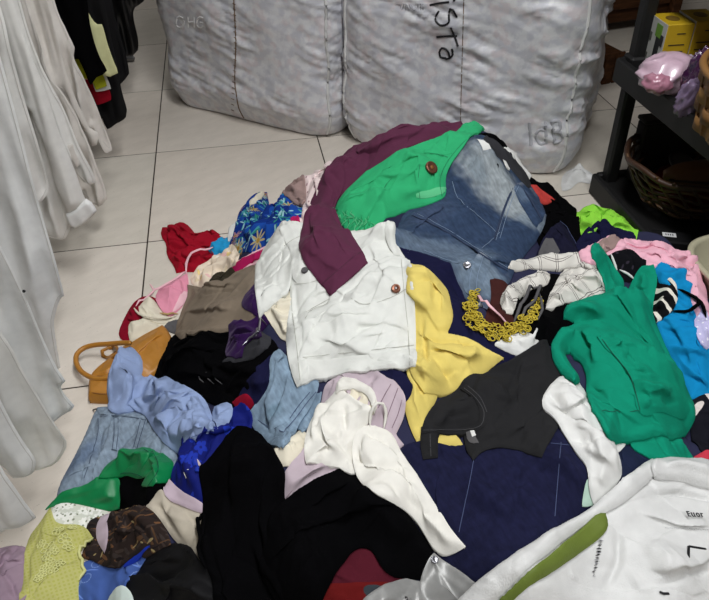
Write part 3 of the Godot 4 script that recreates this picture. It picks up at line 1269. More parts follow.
# ---------- the room ----------
func build_room():
	var floor_ := structure("floor")
	var st := SurfaceTool.new()
	st.begin(Mesh.PRIMITIVE_TRIANGLES)
	add_box(st, Vector3(0.3, -0.0508, -2.1), Vector3(5.2, 0.1, 7.4))
	part_mesh("", st.commit(), M.grout)
	var tile := bevel_box(Vector3(0.5956, 0.03, 0.5956), 0.0004)
	for i in range(-4, 6):
		for j in range(-6, 6):
			var c := Vector3(-0.337 + 0.6 * (i + 0.5), -0.015, -2.50 - 0.6 * (j + 0.5))
			if c.x < -2.2 or c.x > 2.9 or c.z > 1.5 or c.z < -5.7:
				continue
			part_mesh("tile", tile, M["tile%d" % posmod(i * 2 + j * 5, 3)], floor_, c)
	for a in [["wall_left", Vector3(-2.25, 1.35, -2.1), Vector3(0.1, 2.7, 7.4)], ["wall_right", Vector3(2.85, 1.35, -2.1), Vector3(0.1, 2.7, 7.4)], ["wall_back", Vector3(0.3, 1.35, -5.75), Vector3(5.2, 2.7, 0.1)], ["wall_front", Vector3(0.3, 1.35, 1.55), Vector3(5.2, 2.7, 0.1)]]:
		structure(a[0])
		var s := SurfaceTool.new()
		s.begin(Mesh.PRIMITIVE_TRIANGLES)
		add_box(s, a[1], a[2])
		part_mesh("", s.commit(), M.wall)
	structure("ceiling")
	var sc := SurfaceTool.new()
	sc.begin(Mesh.PRIMITIVE_TRIANGLES)
	add_box(sc, Vector3(0.3, 2.74, -2.1), Vector3(5.2, 0.1, 7.4))
	part_mesh("", sc.commit(), M.ceiling)
	# wooden cabinet and low crate behind the sack
	start("wooden_cabinet", "brown wooden cabinet with slatted front standing behind the marked sack", "cabinet")
	cur.position = Vector3(1.86, 0, -3.32)
	cur.rotation.y = 0.15
	placed = true
	var b := SurfaceTool.new()
	b.begin(Mesh.PRIMITIVE_TRIANGLES)
	add_box(b, Vector3(0, 0.6, -0.14), Vector3(0.7, 1.1, 0.24), Basis.IDENTITY, 0.004)
	part_mesh("body", b.commit(), M.wood)
	var slat := bevel_box(Vector3(0.56, 0.085, 0.02), 0.004)
	for k in 9:
		part_mesh("slat", slat, M.wood, null, Vector3(0, 0.16 + k * 0.102, -0.008))
	var stile := bevel_box(Vector3(0.055, 1.14, 0.035), 0.005)
	for s in [-1, 1]:
		part_mesh("stile", stile, M.wood, null, Vector3(s * 0.315, 0.58, 0.0))
	start("wooden_crate", "low brown wooden crate on the floor beside the marked sack", "crate")
	cur.position = Vector3(1.46, 0, -2.86)
	cur.rotation.y = 0.2
	placed = true
	var cb := SurfaceTool.new()
	cb.begin(Mesh.PRIMITIVE_TRIANGLES)
	add_box(cb, Vector3(0, 0.065, 0), Vector3(0.24, 0.12, 0.24), Basis.IDENTITY, 0.003)
	part_mesh("body", cb.commit(), M.wood)
	var board := bevel_box(Vector3(0.045, 0.13, 0.012), 0.003)
	for k in 5:
		part_mesh("board", board, M.wood, null, Vector3(-0.1 + k * 0.05, 0.065, 0.126))

# ---------- the two filled sacks ----------
# s runs round the sack from the middle of its front, y up; t along the front, n out of the front
func sack_point(d: Dictionary, s: float, y: float) -> Vector3:
	var r := 0.11
	var fa: float = d.a - r
	var fb: float = d.b - r
	var q := PI * r / 2
	var total := 4.0 * (fa + fb + q)
	s = fposmod(s + total / 2, total) - total / 2
	var m := absf(s)
	var px := 0.0
	var pz := 0.0
	var nx := 0.0
	var nzz := 1.0
	if m < fa:
		px = m
		pz = d.b
	elif m < fa + q:
		var t := (m - fa) / r
		px = fa + r * sin(t)
		pz = fb + r * cos(t)
		nx = sin(t)
		nzz = cos(t)
	elif m < fa + q + 2 * fb:
		px = d.a
		pz = fb - (m - fa - q)
		nx = 1.0
		nzz = 0.0
	elif m < fa + 2 * q + 2 * fb:
		var t := (m - fa - q - 2 * fb) / r
		px = fa + r * cos(t)
		pz = -fb - r * sin(t)
		nx = cos(t)
		nzz = -sin(t)
	else:
		px = total / 2 - m
		pz = -d.b
		nzz = -1.0
	px *= signf(s)
	nx *= signf(s)
	var k: float = y / d.h
	var low := sqrt(1.0 - pow(1.0 - clampf(y / 0.13, 0.0, 1.0), 2.0))
	var wide := 0.90 + 0.10 * low + 0.02 * sin(PI * clampf(k * 1.1, 0.0, 1.0)) - 0.07 * smoothstep(0.35, 1.0, k)
	var sx: float = d.sx
	var slant := 0.22 * s
	var w1 := nz.get_noise_2d((y + slant) * 8.0 + sx, s * 2.0)
	var w2 := nz.get_noise_2d((y + slant * 1.4) * 19.0 - sx, s * 4.5 + sx)
	var w3 := nz.get_noise_2d((y - slant) * 34.0, s * 13.0 + sx)
	var w4 := nz.get_noise_2d((y + slant * 2.0) * 60.0, s * 26.0 + sx)
	var big := nz.get_noise_2d(y * 2.6 + sx, s * 3.4 - sx)
	var calm := clampf(0.75 + 1.2 * nz.get_noise_2d(y * 4.0 - sx, s * 4.0), 0.2, 1.5)
	var dsp: float = d.amp * ((1.0 - 2.4 * absf(w1)) * 0.8 + (0.5 - 1.6 * absf(w2)) * 0.85 + (0.3 - absf(w3)) * 0.45 + (0.25 - absf(w4)) * 0.12) * calm + big * 0.016
	# the front bulges between its seams
	dsp += 0.035 * maxf(nzz, 0.0) * cos(clampf(px / d.a, -1.0, 1.0) * PI / 2) * low
	dsp *= 0.35 + 0.65 * smoothstep(0.02, 0.12, y)
	var t3: Vector3 = d.t
	var n3: Vector3 = d.n
	return t3 * (px * wide) + n3 * (pz * wide) + (t3 * nx + n3 * nzz) * dsp + Vector3.UP * y

func sack(called: String, label: String, corner_l: Vector3, corner_r: Vector3, depth: float, hgt: float, sx: float, amp: float) -> Dictionary:
	start(called, label, "sack", "filled woven sacks")
	var t := (corner_r - corner_l).normalized()
	var n := Vector3(-t.z, 0, t.x)
	if n.z < 0:
		n = -n
	var a := corner_l.distance_to(corner_r) / 2 * 1.06
	var b := depth / 2
	var o := (corner_l + corner_r) / 2 - n * (b * 0.96)
	cur.position = o
	placed = true
	var d := {"t": t, "n": n, "a": a, "b": b, "h": hgt, "sx": sx, "amp": amp, "pos": o, "node": cur}
	var rings := []
	var nu := 320
	var total := 4.0 * (a + b - 0.22 + PI * 0.11 / 2)
	for j in 141:
		var y := hgt * j / 140.0
		var r := PackedVector3Array()
		for i in nu:
			r.append(sack_point(d, total * i / nu, y))
		rings.append(r)
	part_mesh("body", rings_mesh(rings, 6.0, true, 6.0 * hgt / total), M.sack)
	return d

# the spot on the sack's front seen at a picture point, lifted a little off the cloth
func sack_cast(d: Dictionary, px: float, py: float, off: float) -> Vector3:
	var dir := ray(px, py)
	var pl: Vector3 = d.pos + d.n * d.b
	for it in 5:
		var tt: float = (pl - EYE).dot(d.n) / dir.dot(d.n)
		var hit: Vector3 = EYE + dir * tt - d.pos
		var p := sack_point(d, hit.dot(d.t), hit.y)
		var s: float = hit.dot(d.t) * 2.0 - p.dot(d.t)
		pl = d.pos + sack_point(d, s, hit.y)
	return pl - d.pos + d.n * off

func sack_stroke(d: Dictionary, part: String, mat: Material, px: Array, r: float, closed := false, off := 0.2):
	var pts := PackedVector3Array()
	for p in smooth_px(px, closed, 2.5):
		pts.append(sack_cast(d, p.x, p.y, r * off + 0.0006))
	cur = d.node
	part_mesh(part, tube_mesh(pts, r, closed, 6, 1.0, false), mat)

func build_sacks():
	var L := sack("woven_sack", "full pale woven sack with a brown stitched seam down its front", Vector3(-0.285, 0, -2.94), Vector3(0.305, 0, -2.45), 0.52, 0.95, 3.0, 0.0065)
	sack_stroke(L, "seam", M.thread_brown, [233, -60, 234, 0, 236, 40, 235, 80, 239, 108, 245, 120], 0.0022)
	for k in 22:
		var y := -8.0 + k * 5.6
		var x := 234.0 + 1.5 * sin(y * 0.04)
		sack_stroke(L, "stitch", M.thread_brown, [x - 1.4, y, x + 1.4, y + 1.2], 0.0012)
	for c in [[177, 18, 176, 23, 178, 27, 182, 27, 184, 23, 183, 18, 180, 16.5, 177, 18], [188, 17, 188, 27], [194, 17, 194, 27], [188, 22, 194, 22], [203, 18, 200, 17, 197, 20, 197, 25, 200, 27.5, 203, 26, 203, 22.5, 200, 22.5]]:
		sack_stroke(L, "faded_letter", M.print_pale, c, 0.0045, false, -0.6)
	var R := sack("woven_sack", "full pale woven sack with four black letters written down its front", Vector3(0.36, 0, -2.43), Vector3(1.025, 0, -2.0), 0.54, 1.0, 9.0, 0.008)
	for s in [[430, 5, 440, 3, 449, 2], [453.5, 0.3, 455, 0.1], [439, 11, 436, 16, 436, 21, 440, 25, 445, 25, 449, 22, 449, 15, 450, 9, 453, 10, 457, 17], [437, 37, 447, 36, 457, 36], [451, 28, 455, 37, 458, 46], [446, 58, 441, 57, 439.5, 52, 442, 48, 446, 49, 449, 53, 449.5, 58], [452, 49, 453, 54, 450, 58, 446, 59]]:
		sack_stroke(R, "marker_letter", M.marker, s, 0.0034)
	var seam := []
	for k in 12:
		seam.append_array([465 - k * 0.45, -40 + k * 16])
	sack_stroke(R, "seam", M.thread_brown, seam, 0.0013)
	for c in [[529, 123, 531, 146], [545, 122, 546, 144], [545, 131, 540, 130, 536, 134, 537, 141, 541, 145, 546, 142], [552, 122, 554, 143], [552, 122, 558, 122, 560, 127, 558, 131, 553, 132], [553, 132, 560, 133, 562, 138, 559, 142, 554, 143]]:
		sack_stroke(R, "faded_letter", M.print_grey, c, 0.0065, false, -0.6)
	for c in [[400, 4, 402, 10, 404, 4], [406, 10, 406, 4, 410, 10, 410, 4], [416, 5, 413, 5, 412, 8, 414, 10, 416, 9, 416, 7], [418, 4, 418, 10], [420.5, 4, 420.5, 10], [423, 4, 423, 10]]:
		sack_stroke(R, "faded_letter", M.print_grey, c, 0.0022, false, -0.5)
	for dd in [[L, 1.06], [R, -1.06], [R, 1.06]]:
		var d: Dictionary = dd[0]
		var pts := PackedVector3Array()
		for k in 70:
			var y: float = 0.015 + (d.h - 0.03) * k / 69.0
			var p := sack_point(d, dd[1] * (d.a - 0.05) + 0.003 * sin(k * 0.4), y)
			pts.append(p)
		cur = d.node
		part_mesh("welt", tube_mesh(pts, 0.006, false, 6), M.sack_welt)
	# loose end of the second sack's cloth on the floor
	H.resize(NX * NZ)
	H.fill(0.0)
	start("sack_scrap", "crumpled scrap of white woven plastic on the tiles against the marked sack", "plastic scrap")
	pan_floor([563, 172, 572, 164, 582, 163, 592, 168, 598, 175, 590, 179, 580, 177, 572, 184, 563, 186])

func pan_floor(px: Array):
	# lies at the foot of the sack, right on the floor
	var pts := PackedVector2Array()
	for p in smooth_px(px):
		var c := at_y(p.x, p.y, 0.02)
		pts.append(Vector2(c.x, c.z))
	var gp := grid_poly(pts, 0.006, 0.0, 0.0)
	var ver := []
	var st := SurfaceTool.new()
	st.begin(Mesh.PRIMITIVE_TRIANGLES)
	base_at(Vector3(pts[0].x, 0, pts[0].y))
	var w: int = gp.w
	for j in gp.h - 1:
		for i in w - 1:
			var k: int = j * w + i
			var quad := []
			var any := 0
			for q: int in [k, k + 1, k + w + 1, k + w]:
				any += gp.inside[q]
				var x: float = (q % w + gp.i0) * 0.006
				var z: float = (q / w + gp.j0) * 0.006
				var d: float = gp.sd[q]
				if gp.inside[q] == 0:
					x = gp.near[q].x
					z = gp.near[q].y
					d = 0.0
				var y := 0.002 + smoothstep(0.0, 0.03, d) * (0.012 + 0.02 * wrinkle(x, z, 0.06, 2.0, 0.8, 0.6, 4.0))
				quad.append(Vector3(x, maxf(y, 0.002), z) - cur.position)
			if any == 0:
				continue
			for q in [0, 1, 2, 0, 2, 3]:
				st.set_uv(Vector2(quad[q].x, quad[q].z) * 4)
				st.set_smooth_group(0)
				st.add_vertex(quad[q])
	st.generate_normals()
	part_mesh("", st.commit(), M.sack_white)

# ---------- the clothes rack ----------
func build_rack():
	start("clothes_rack", "chrome clothes rack carrying the white shirts", "rack")
	cur.position = Vector3(-0.70, 0, -1.9)
	placed = true
	var rail := PackedVector3Array([Vector3(0, 1.30, 1.35), Vector3(0, 1.30, 0), Vector3(0, 1.30, -1.6)])
	part_mesh("rail", tube_mesh(rail, 0.014, false, 12), M.dark_chrome)
	for z in [1.33, -1.58]:
		part_mesh("post", tube_mesh(PackedVector3Array([Vector3(0, 0.03, z), Vector3(0, 0.7, z), Vector3(0, 1.30, z)]), 0.013, false, 12), M.dark_chrome)
		part_mesh("foot", tube_mesh(PackedVector3Array([Vector3(-0.22, 0.016, z), Vector3(0, 0.016, z), Vector3(0.22, 0.016, z)]), 0.014, false, 12), M.dark_chrome)
	var grp := "white shirts hanging on the rack"
	# dark things at the far end of the rail
	var dk := "dark garments at the far end of the rack"
	start("dark_coat", "black glossy coat hanging at the far end of the rail, plastic cover on top", "coat", dk)
	hang("body", M.black_shine, [150, -10, 143, 2, 134, 8, 134, 20, 138, 38, 138, 50, 133, 55, 125, 57, 117, 46], -2.96, [-0.62, 0.25, -0.62, 1.0, -0.42, 1.0], {"amp": 0.02, "th": 0.03})
	start("dark_trousers", "charcoal trousers hanging between the glossy coat and the leather jacket", "trousers", dk)
	hang("body", M.black_soft, [112, 0, 116, 20, 122, 40, 127, 60, 129, 74, 125, 80, 119, 85, 110, 70], -2.68, [-0.66, 0.2, -0.66, 1.0, -0.48, 1.0], {"amp": 0.015, "th": 0.02})
	start("leather_jacket", "dark grey leather jacket hanging above the tiles beside a red garment", "jacket", dk)
	hang("body", M.black_soft, [104, 0, 112, 40, 119, 74, 122, 92, 127, 110, 126, 117, 116, 124, 107, 130, 101, 118], -2.42, [-0.72, 0.18, -0.72, 1.0, -0.5, 1.0], {"amp": 0.014, "th": 0.02})
	start("red_garment", "small red hem showing under a lime hem on the rack", "garment", dk)
	hang("body", M.red, [94, 78, 108, 88, 110, 91, 111, 100, 104, 103, 97, 105, 93, 96], -2.355, [-0.70, 0.3, -0.70, 0.62, -0.50, 0.62], {"amp": 0.006, "th": 0.008})
	start("lime_garment", "lime yellow hem edged in white, hanging over the red hem", "garment", dk)
	hang("body", M.white_cotton, [100, 60, 107, 78, 111, 89, 104, 91, 96, 92, 92, 80], -2.33, [-0.68, 0.4, -0.68, 0.7, -0.50, 0.7], {"amp": 0.004, "th": 0.006})
	hang("edge_panel", fab(Color(0.66, 0.68, 0.15)), [98, 62, 103, 75, 107, 86, 102, 88, 96, 90, 92, 80], -2.318, [-0.68, 0.42, -0.68, 0.7, -0.52, 0.7], {"amp": 0.004, "th": 0.006})
	start("pale_yellow_garment", "pale yellow cardigan hanging against the black dress", "garment", dk)
	hang("body", fab(Color(0.82, 0.82, 0.62)), [88, 12, 96, 24, 102, 24, 108, 45, 114, 62, 118, 73, 110, 77, 103, 75, 94, 60], -2.295, [-0.66, 0.5, -0.66, 0.95, -0.52, 0.95], {"amp": 0.006, "th": 0.01})
	start("black_dress", "black dress hanging behind the last white shirt, uneven hem", "dress", dk)
	hang("body", M.black, [84, -20, 88, 8, 90, 25, 95, 45, 101, 60, 107, 71, 103, 75, 96, 78, 91, 85, 84, 70, 78, 58], -2.25, [-0.80, 0.35, -0.80, 1.2, -0.52, 1.2], {"amp": 0.012, "th": 0.015})
	# white shirts, farthest first: sleeve hangs in front of its shirt's body
	start("white_shirt", "crumpled cream shirt, last of the white shirts, beside the black dress", "shirt", grp)
	hang("body", M.shirt_b, [50, -14, 58, 12, 66, 28, 72, 40, 75, 47, 74, 56, 86, 84, 99, 116, 108, 140, 112, 153, 106, 155, 100, 146, 92, 128], -2.12, [-0.92, 0.2, -0.92, 1.15, -0.60, 1.22], {"amp": 0.028, "fr": 17.0, "lean": 0.05, "stitch": true})
	hang("sleeve", M.shirt_b, [44, -10, 56, 30, 66, 70, 78, 104, 90, 128, 98, 132, 97, 144, 92, 146, 87, 134, 76, 112, 62, 86], -2.06, [-0.70, 0.35, -0.70, 1.15, -0.62, 1.2], {"amp": 0.02, "th": 0.008})
	start("white_shirt", "cream beige shirt with a crumpled placket between cream shirts on the rack", "shirt", grp)
	hang("body", M.shirt_b, [24, -14, 36, 28, 42, 46, 44, 60, 52, 78, 68, 100, 82, 128, 92, 150, 98, 168, 104, 184, 107, 198, 98, 206, 90, 204, 84, 190], -1.98, [-0.92, 0.18, -0.92, 1.15, -0.62, 1.22], {"amp": 0.026, "fr": 15.0, "lean": 0.05, "stitch": true})
	start("white_shirt", "white shirt whose open cuff slit shows beside a buttoned cuff", "shirt", grp)
	hang("body", M.shirt, [16, -14, 28, 30, 42, 66, 56, 94, 68, 118, 80, 146, 90, 166, 96, 182, 90, 184, 83, 182, 74, 166], -1.88, [-0.92, 0.25, -0.92, 1.15, -0.62, 1.22], {"amp": 0.02, "fr": 14.0, "lean": 0.05, "stitch": true})
	hang("cuff_slit", M.shirt_b, [65, 145, 73, 144, 75, 152, 80, 164, 77, 168, 72, 160], -1.86, [-0.50, 0.36], {"amp": 0.003, "th": 0.006, "g": 0.005})
	start("white_shirt", "white shirt with a buttoned sleeve cuff hanging lowest over the tiles", "shirt", grp)
	hang("body", M.shirt, [4, -14, 12, 20, 24, 56, 34, 90, 48, 124, 58, 160, 66, 190, 74, 212, 66, 238, 56, 238, 44, 232], -1.80, [-0.95, 0.2, -0.95, 1.15, -0.62, 1.22], {"amp": 0.02, "fr": 12.0, "lean": 0.05, "stitch": true})
	hang("sleeve", M.shirt, [8, -14, 26, 40, 46, 92, 60, 134, 74, 168, 84, 196, 86, 200, 74, 210, 68, 212, 58, 190, 46, 150, 30, 110], -1.76, [-0.80, 0.6, -0.80, 1.15, -0.66, 1.2], {"amp": 0.012, "th": 0.022, "fr": 10.0})
	hang("cuff", M.shirt_c, [86, 199, 92, 203, 97, 210, 88, 220, 75, 228, 70, 225, 66, 214, 74, 209], -1.752, [], {"amp": 0.003, "th": 0.028, "g": 0.005})
	start("white_shirt", "white shirt with a pointed front corner and grey inner fold", "shirt", grp)
	hang("body", M.shirt, [-6, -14, 6, 24, 14, 60, 24, 100, 36, 140, 44, 170, 48, 194, 42, 202, 35, 204, 30, 190], -1.66, [-0.98, 0.2, -0.98, 1.15, -0.64, 1.22], {"amp": 0.022, "fr": 12.0, "lean": 0.05, "stitch": true})
	start("white_shirt", "long white shirt with a frayed straight cuff beside bare tiles", "shirt", grp)
	hang("body", M.shirt_c, [-20, -14, -4, 40, 12, 100, 30, 170, 44, 222, 56, 262, 63, 290, 64, 296, 60, 300, 54, 320, 57, 345, 60, 362, 61, 372, 50, 360, 38, 330], -1.38, [-0.92, 0.2, -0.92, 1.15, -0.60, 1.22], {"amp": 0.016, "fr": 9.0, "lean": 0.04, "stitch": true})
	start("white_shirt", "white shirt with small dark mark and rounded tail near the jeans", "shirt", grp)
	hang("body", M.shirt_c, [-24, 220, -6, 236, 8, 262, 26, 300, 44, 340, 58, 368, 66, 380, 60, 384, 70, 398, 75, 404, 66, 412, 52, 420, 48, 422, 40, 414, 28, 390], -1.13, [-0.80, 0.2, -0.80, 1.10, -0.60, 1.2, -0.52, 0.9], {"amp": 0.016, "fr": 10.0, "lean": 0.05, "stitch": true})
	for p in [[24, 291], [1, 352]]:
		var bt := part_mesh("button", lathe([[0.0005, 0.0], [0.003, 0.0], [0.0026, 0.002], [0.0005, 0.002]], 12), M.marker)
		bt.transform = Transform3D(Basis(Vector3.RIGHT, PI / 2), at_z(p[0], p[1], -1.10) - cur.position)
	start("white_shirt", "white shirt with broad rounded tail above the light blue jeans", "shirt", grp)
	hang("body", M.shirt, [-30, 290, -12, 310, 0, 330, 12, 350, 24, 376, 40, 404, 52, 424, 62, 438, 66, 444, 66, 450, 58, 462, 46, 468, 36, 470, 26, 458, 14, 436], -0.97, [-0.76, 0.22, -0.76, 1.08, -0.56, 1.15, -0.50, 0.8], {"amp": 0.014, "fr": 9.0, "lean": 0.05, "stitch": true})
	start("white_shirt", "white shirt with a narrow rounded tail in front of the broad one", "shirt", grp)
	hang("body", M.shirt_c, [-34, 330, -14, 366, 0, 398, 14, 426, 28, 448, 36, 460, 34, 470, 22, 476, 12, 477, 4, 466], -0.90, [-0.74, 0.22, -0.74, 1.06, -0.54, 1.12, -0.48, 0.7], {"amp": 0.012, "fr": 9.0, "lean": 0.05, "stitch": true})
	start("white_shirt", "white shirt with a straight slanting hem above the mauve jersey", "shirt", grp)
	hang("body", M.shirt_c, [-40, 400, -20, 430, 0, 462, 14, 484, 28, 506, 36, 518, 24, 524, 8, 528, -6, 536], -0.80, [-0.70, 0.2, -0.70, 1.0, -0.52, 1.1, -0.46, 0.6], {"amp": 0.012, "fr": 9.0, "lean": 0.05, "stitch": true})

# ---------- the shelf ----------
func build_shelf():
	start("shelf_unit", "black plastic shelf unit with square posts beside the heap", "shelf")
	cur.position = Vector3(1.33, 0, -1.25)
	placed = true
	var o := cur.position
	for z in [-1.885, -0.62]:
		for x in [1.135, 1.56]:
			var st := SurfaceTool.new()
			st.begin(Mesh.PRIMITIVE_TRIANGLES)
			add_box(st, Vector3(x, 0.68, z) - o, Vector3(0.040, 1.28, 0.040), Basis.IDENTITY, 0.006)
			part_mesh("post", st.commit(), M.black_plastic)
			for y in [0.412, 0.90]:
				var jt := SurfaceTool.new()
				jt.begin(Mesh.PRIMITIVE_TRIANGLES)
				add_box(jt, Vector3(x, y, z) - o, Vector3(0.056, 0.095, 0.056), Basis.IDENTITY, 0.006)
				part_mesh("joint", jt.commit(), M.black_plastic)
	for y in [0.035, 0.412, 0.90, 1.32]:
		var s := SurfaceTool.new()
		s.begin(Mesh.PRIMITIVE_TRIANGLES)
		add_box(s, Vector3(1.35, y - 0.005, -1.25) - o, Vector3(0.50, 0.05, 1.30), Basis.IDENTITY, 0.006)
		var bd := part_mesh("shelf_board", s.commit(), M.black_plastic)
		var lip := SurfaceTool.new()
		lip.begin(Mesh.PRIMITIVE_TRIANGLES)
		add_box(lip, Vector3(1.095, y, -1.25) - o, Vector3(0.022, 0.07, 1.32), Basis.IDENTITY, 0.005)
		add_box(lip, Vector3(1.35, y, -1.905) - o, Vector3(0.50, 0.07, 0.022), Basis.IDENTITY, 0.005)
		part_mesh("lip", lip.commit(), M.black_plastic, bd)
	# cartons on the upper boards, out of the picture but shading what lies below
	for k in 3:
		start("cardboard_carton", ["brown carton on the top boards of the shelf, over the yellow boxes", "brown carton on the top boards of the shelf, middle one", "brown carton on the top boards of the shelf, far from the yellow boxes"][k], "carton", "cartons stored on the shelf")
		cur.position = Vector3(1.36, 0.925, -1.66 + k * 0.40)
		placed = true
		var c := SurfaceTool.new()
		c.begin(Mesh.PRIMITIVE_TRIANGLES)
		add_box(c, Vector3(0, 0.14, 0), Vector3(0.36, 0.28, 0.36), Basis.IDENTITY, 0.003)
		part_mesh("box", c.commit(), plain(Color(0.5, 0.37, 0.24), 0.9))
		var tp := SurfaceTool.new()
		tp.begin(Mesh.PRIMITIVE_TRIANGLES)
		add_box(tp, Vector3(0, 0.2815, 0), Vector3(0.36, 0.001, 0.05))
		part_mesh("tape", tp.commit(), plain(Color(0.62, 0.50, 0.34), 0.4))
	yellow_boxes()
	# pink clothes in a clear bag, purple foil bag
	start("pink_bag", "clear plastic bag of pale pink cloth on the middle board", "bag")
	cur.position = at_y(667, 92, 0.434)
	placed = true
	var pk := fab(Color(0.80, 0.68, 0.74), {"rough": 0.3, "spec": 0.6, "coat": 0.8, "coat_rough": 0.08})
	part_mesh("filling", lump(Vector3(0.078, 0.05, 0.07), 0.16, 1.9, 0.0, 1.0), pk, null, Vector3(-0.008, 0.05, -0.005))
	part_mesh("gathered_end", lump(Vector3(0.04, 0.026, 0.036), 0.16, 2.2, 0.0, 8.0), fab(Color(0.66, 0.45, 0.52), {"rough": 0.3, "coat": 0.8}), null, Vector3(-0.055, 0.045, 0.035))
	part_mesh("wrap", lump(Vector3(0.07, 0.035, 0.045), 0.25, 3.4, 0.0, 4.0), fab(Color(0.78, 0.72, 0.78), {"rough": 0.2, "coat": 0.9, "coat_rough": 0.05}), null, Vector3(0.075, 0.04, -0.03))
	start("purple_bag", "shiny purple foil bag leaning on the pink bag", "bag")
	cur.position = at_y(690, 110, 0.436)
	placed = true
	part_mesh("body", lump(Vector3(0.042, 0.075, 0.035), 0.28, 3.2, 0.1, 6.0), fab(Color(0.25, 0.10, 0.26), {"rough": 0.2, "spec": 0.7, "coat": 1.0, "coat_rough": 0.05}), null, Vector3(0.012, 0.07, -0.01))
	part_mesh("clear_flap", lump(Vector3(0.045, 0.05, 0.014), 0.3, 3.0, 0.1, 12.0), fab(Color(0.52, 0.45, 0.56), {"rough": 0.2, "coat": 0.9}), null, Vector3(-0.02, 0.045, 0.03))
	woven_basket()
	wicker_bowl()
	start("dark_box", "dark brown box standing on the bottom board behind the wicker bowl", "box")
	cur.position = Vector3(1.335, 0.06, -1.86)
	placed = true
	var db := SurfaceTool.new()
	db.begin(Mesh.PRIMITIVE_TRIANGLES)
	add_box(db, Vector3(0, 0.10, 0), Vector3(0.30, 0.20, 0.05), Basis.IDENTITY, 0.006)
	part_mesh("body", db.commit(), plain(Color(0.10, 0.075, 0.05), 0.7))
	var lid := SurfaceTool.new()
	lid.begin(Mesh.PRIMITIVE_TRIANGLES)
	add_box(lid, Vector3(0, 0.206, 0), Vector3(0.306, 0.014, 0.056), Basis.IDENTITY, 0.004)
	part_mesh("lid", lid.commit(), plain(Color(0.13, 0.10, 0.065), 0.6))
	# small black packet with a white price label
	start("black_packet", "flat black packet with a white price label on the bottom board", "packet")
	cur.position = at_y(667, 244, 0.062)
	cur.rotation.y = -0.4
	placed = true
	var pa := SurfaceTool.new()
	pa.begin(Mesh.PRIMITIVE_TRIANGLES)
	add_box(pa, Vector3(0.01, 0.014, 0), Vector3(0.11, 0.026, 0.06), Basis.IDENTITY, 0.004)
	part_mesh("body", pa.commit(), M.black_soft)
	var pl := SurfaceTool.new()
	pl.begin(Mesh.PRIMITIVE_TRIANGLES)
	add_box(pl, Vector3(0, 0.0276, -0.005), Vector3(0.036, 0.001, 0.02))
	part_mesh("price_label", pl.commit(), plain(Color(0.80, 0.80, 0.80), 0.6))
	for k in 4:
		var ps := SurfaceTool.new()
		ps.begin(Mesh.PRIMITIVE_TRIANGLES)
		add_box(ps, Vector3(-0.009 + k * 0.006, 0.0283, -0.005), Vector3(0.003, 0.0006, 0.007))
		part_mesh("print", ps.commit(), M.marker)
	# beige bin
	start("beige_bin", "beige plastic bin with rolled rim on the bottom board beside the pink pullover", "bin")
	cur.position = at_y(728, 322, 0.06) + Vector3(0.07, 0, -0.02)
	placed = true
	var rings := []
	for p in [[0.105, 0.0], [0.11, 0.004], [0.135, 0.14], [0.142, 0.145], [0.142, 0.152], [0.134, 0.154], [0.128, 0.146], [0.106, 0.012], [0.10, 0.01]]:
		var r := PackedVector3Array()
		for i in 48:
			var t := -TAU * i / 48.0
			var e := 2.0 / 3.2
			r.append(Vector3(signf(cos(t)) * pow(absf(cos(t)), e) * p[0] * 1.2, p[1], signf(sin(t)) * pow(absf(sin(t)), e) * p[0]))
		rings.append(r)
	part_mesh("", rings_mesh(rings, 1.0), plain(Color(0.66, 0.64, 0.54), 0.45))

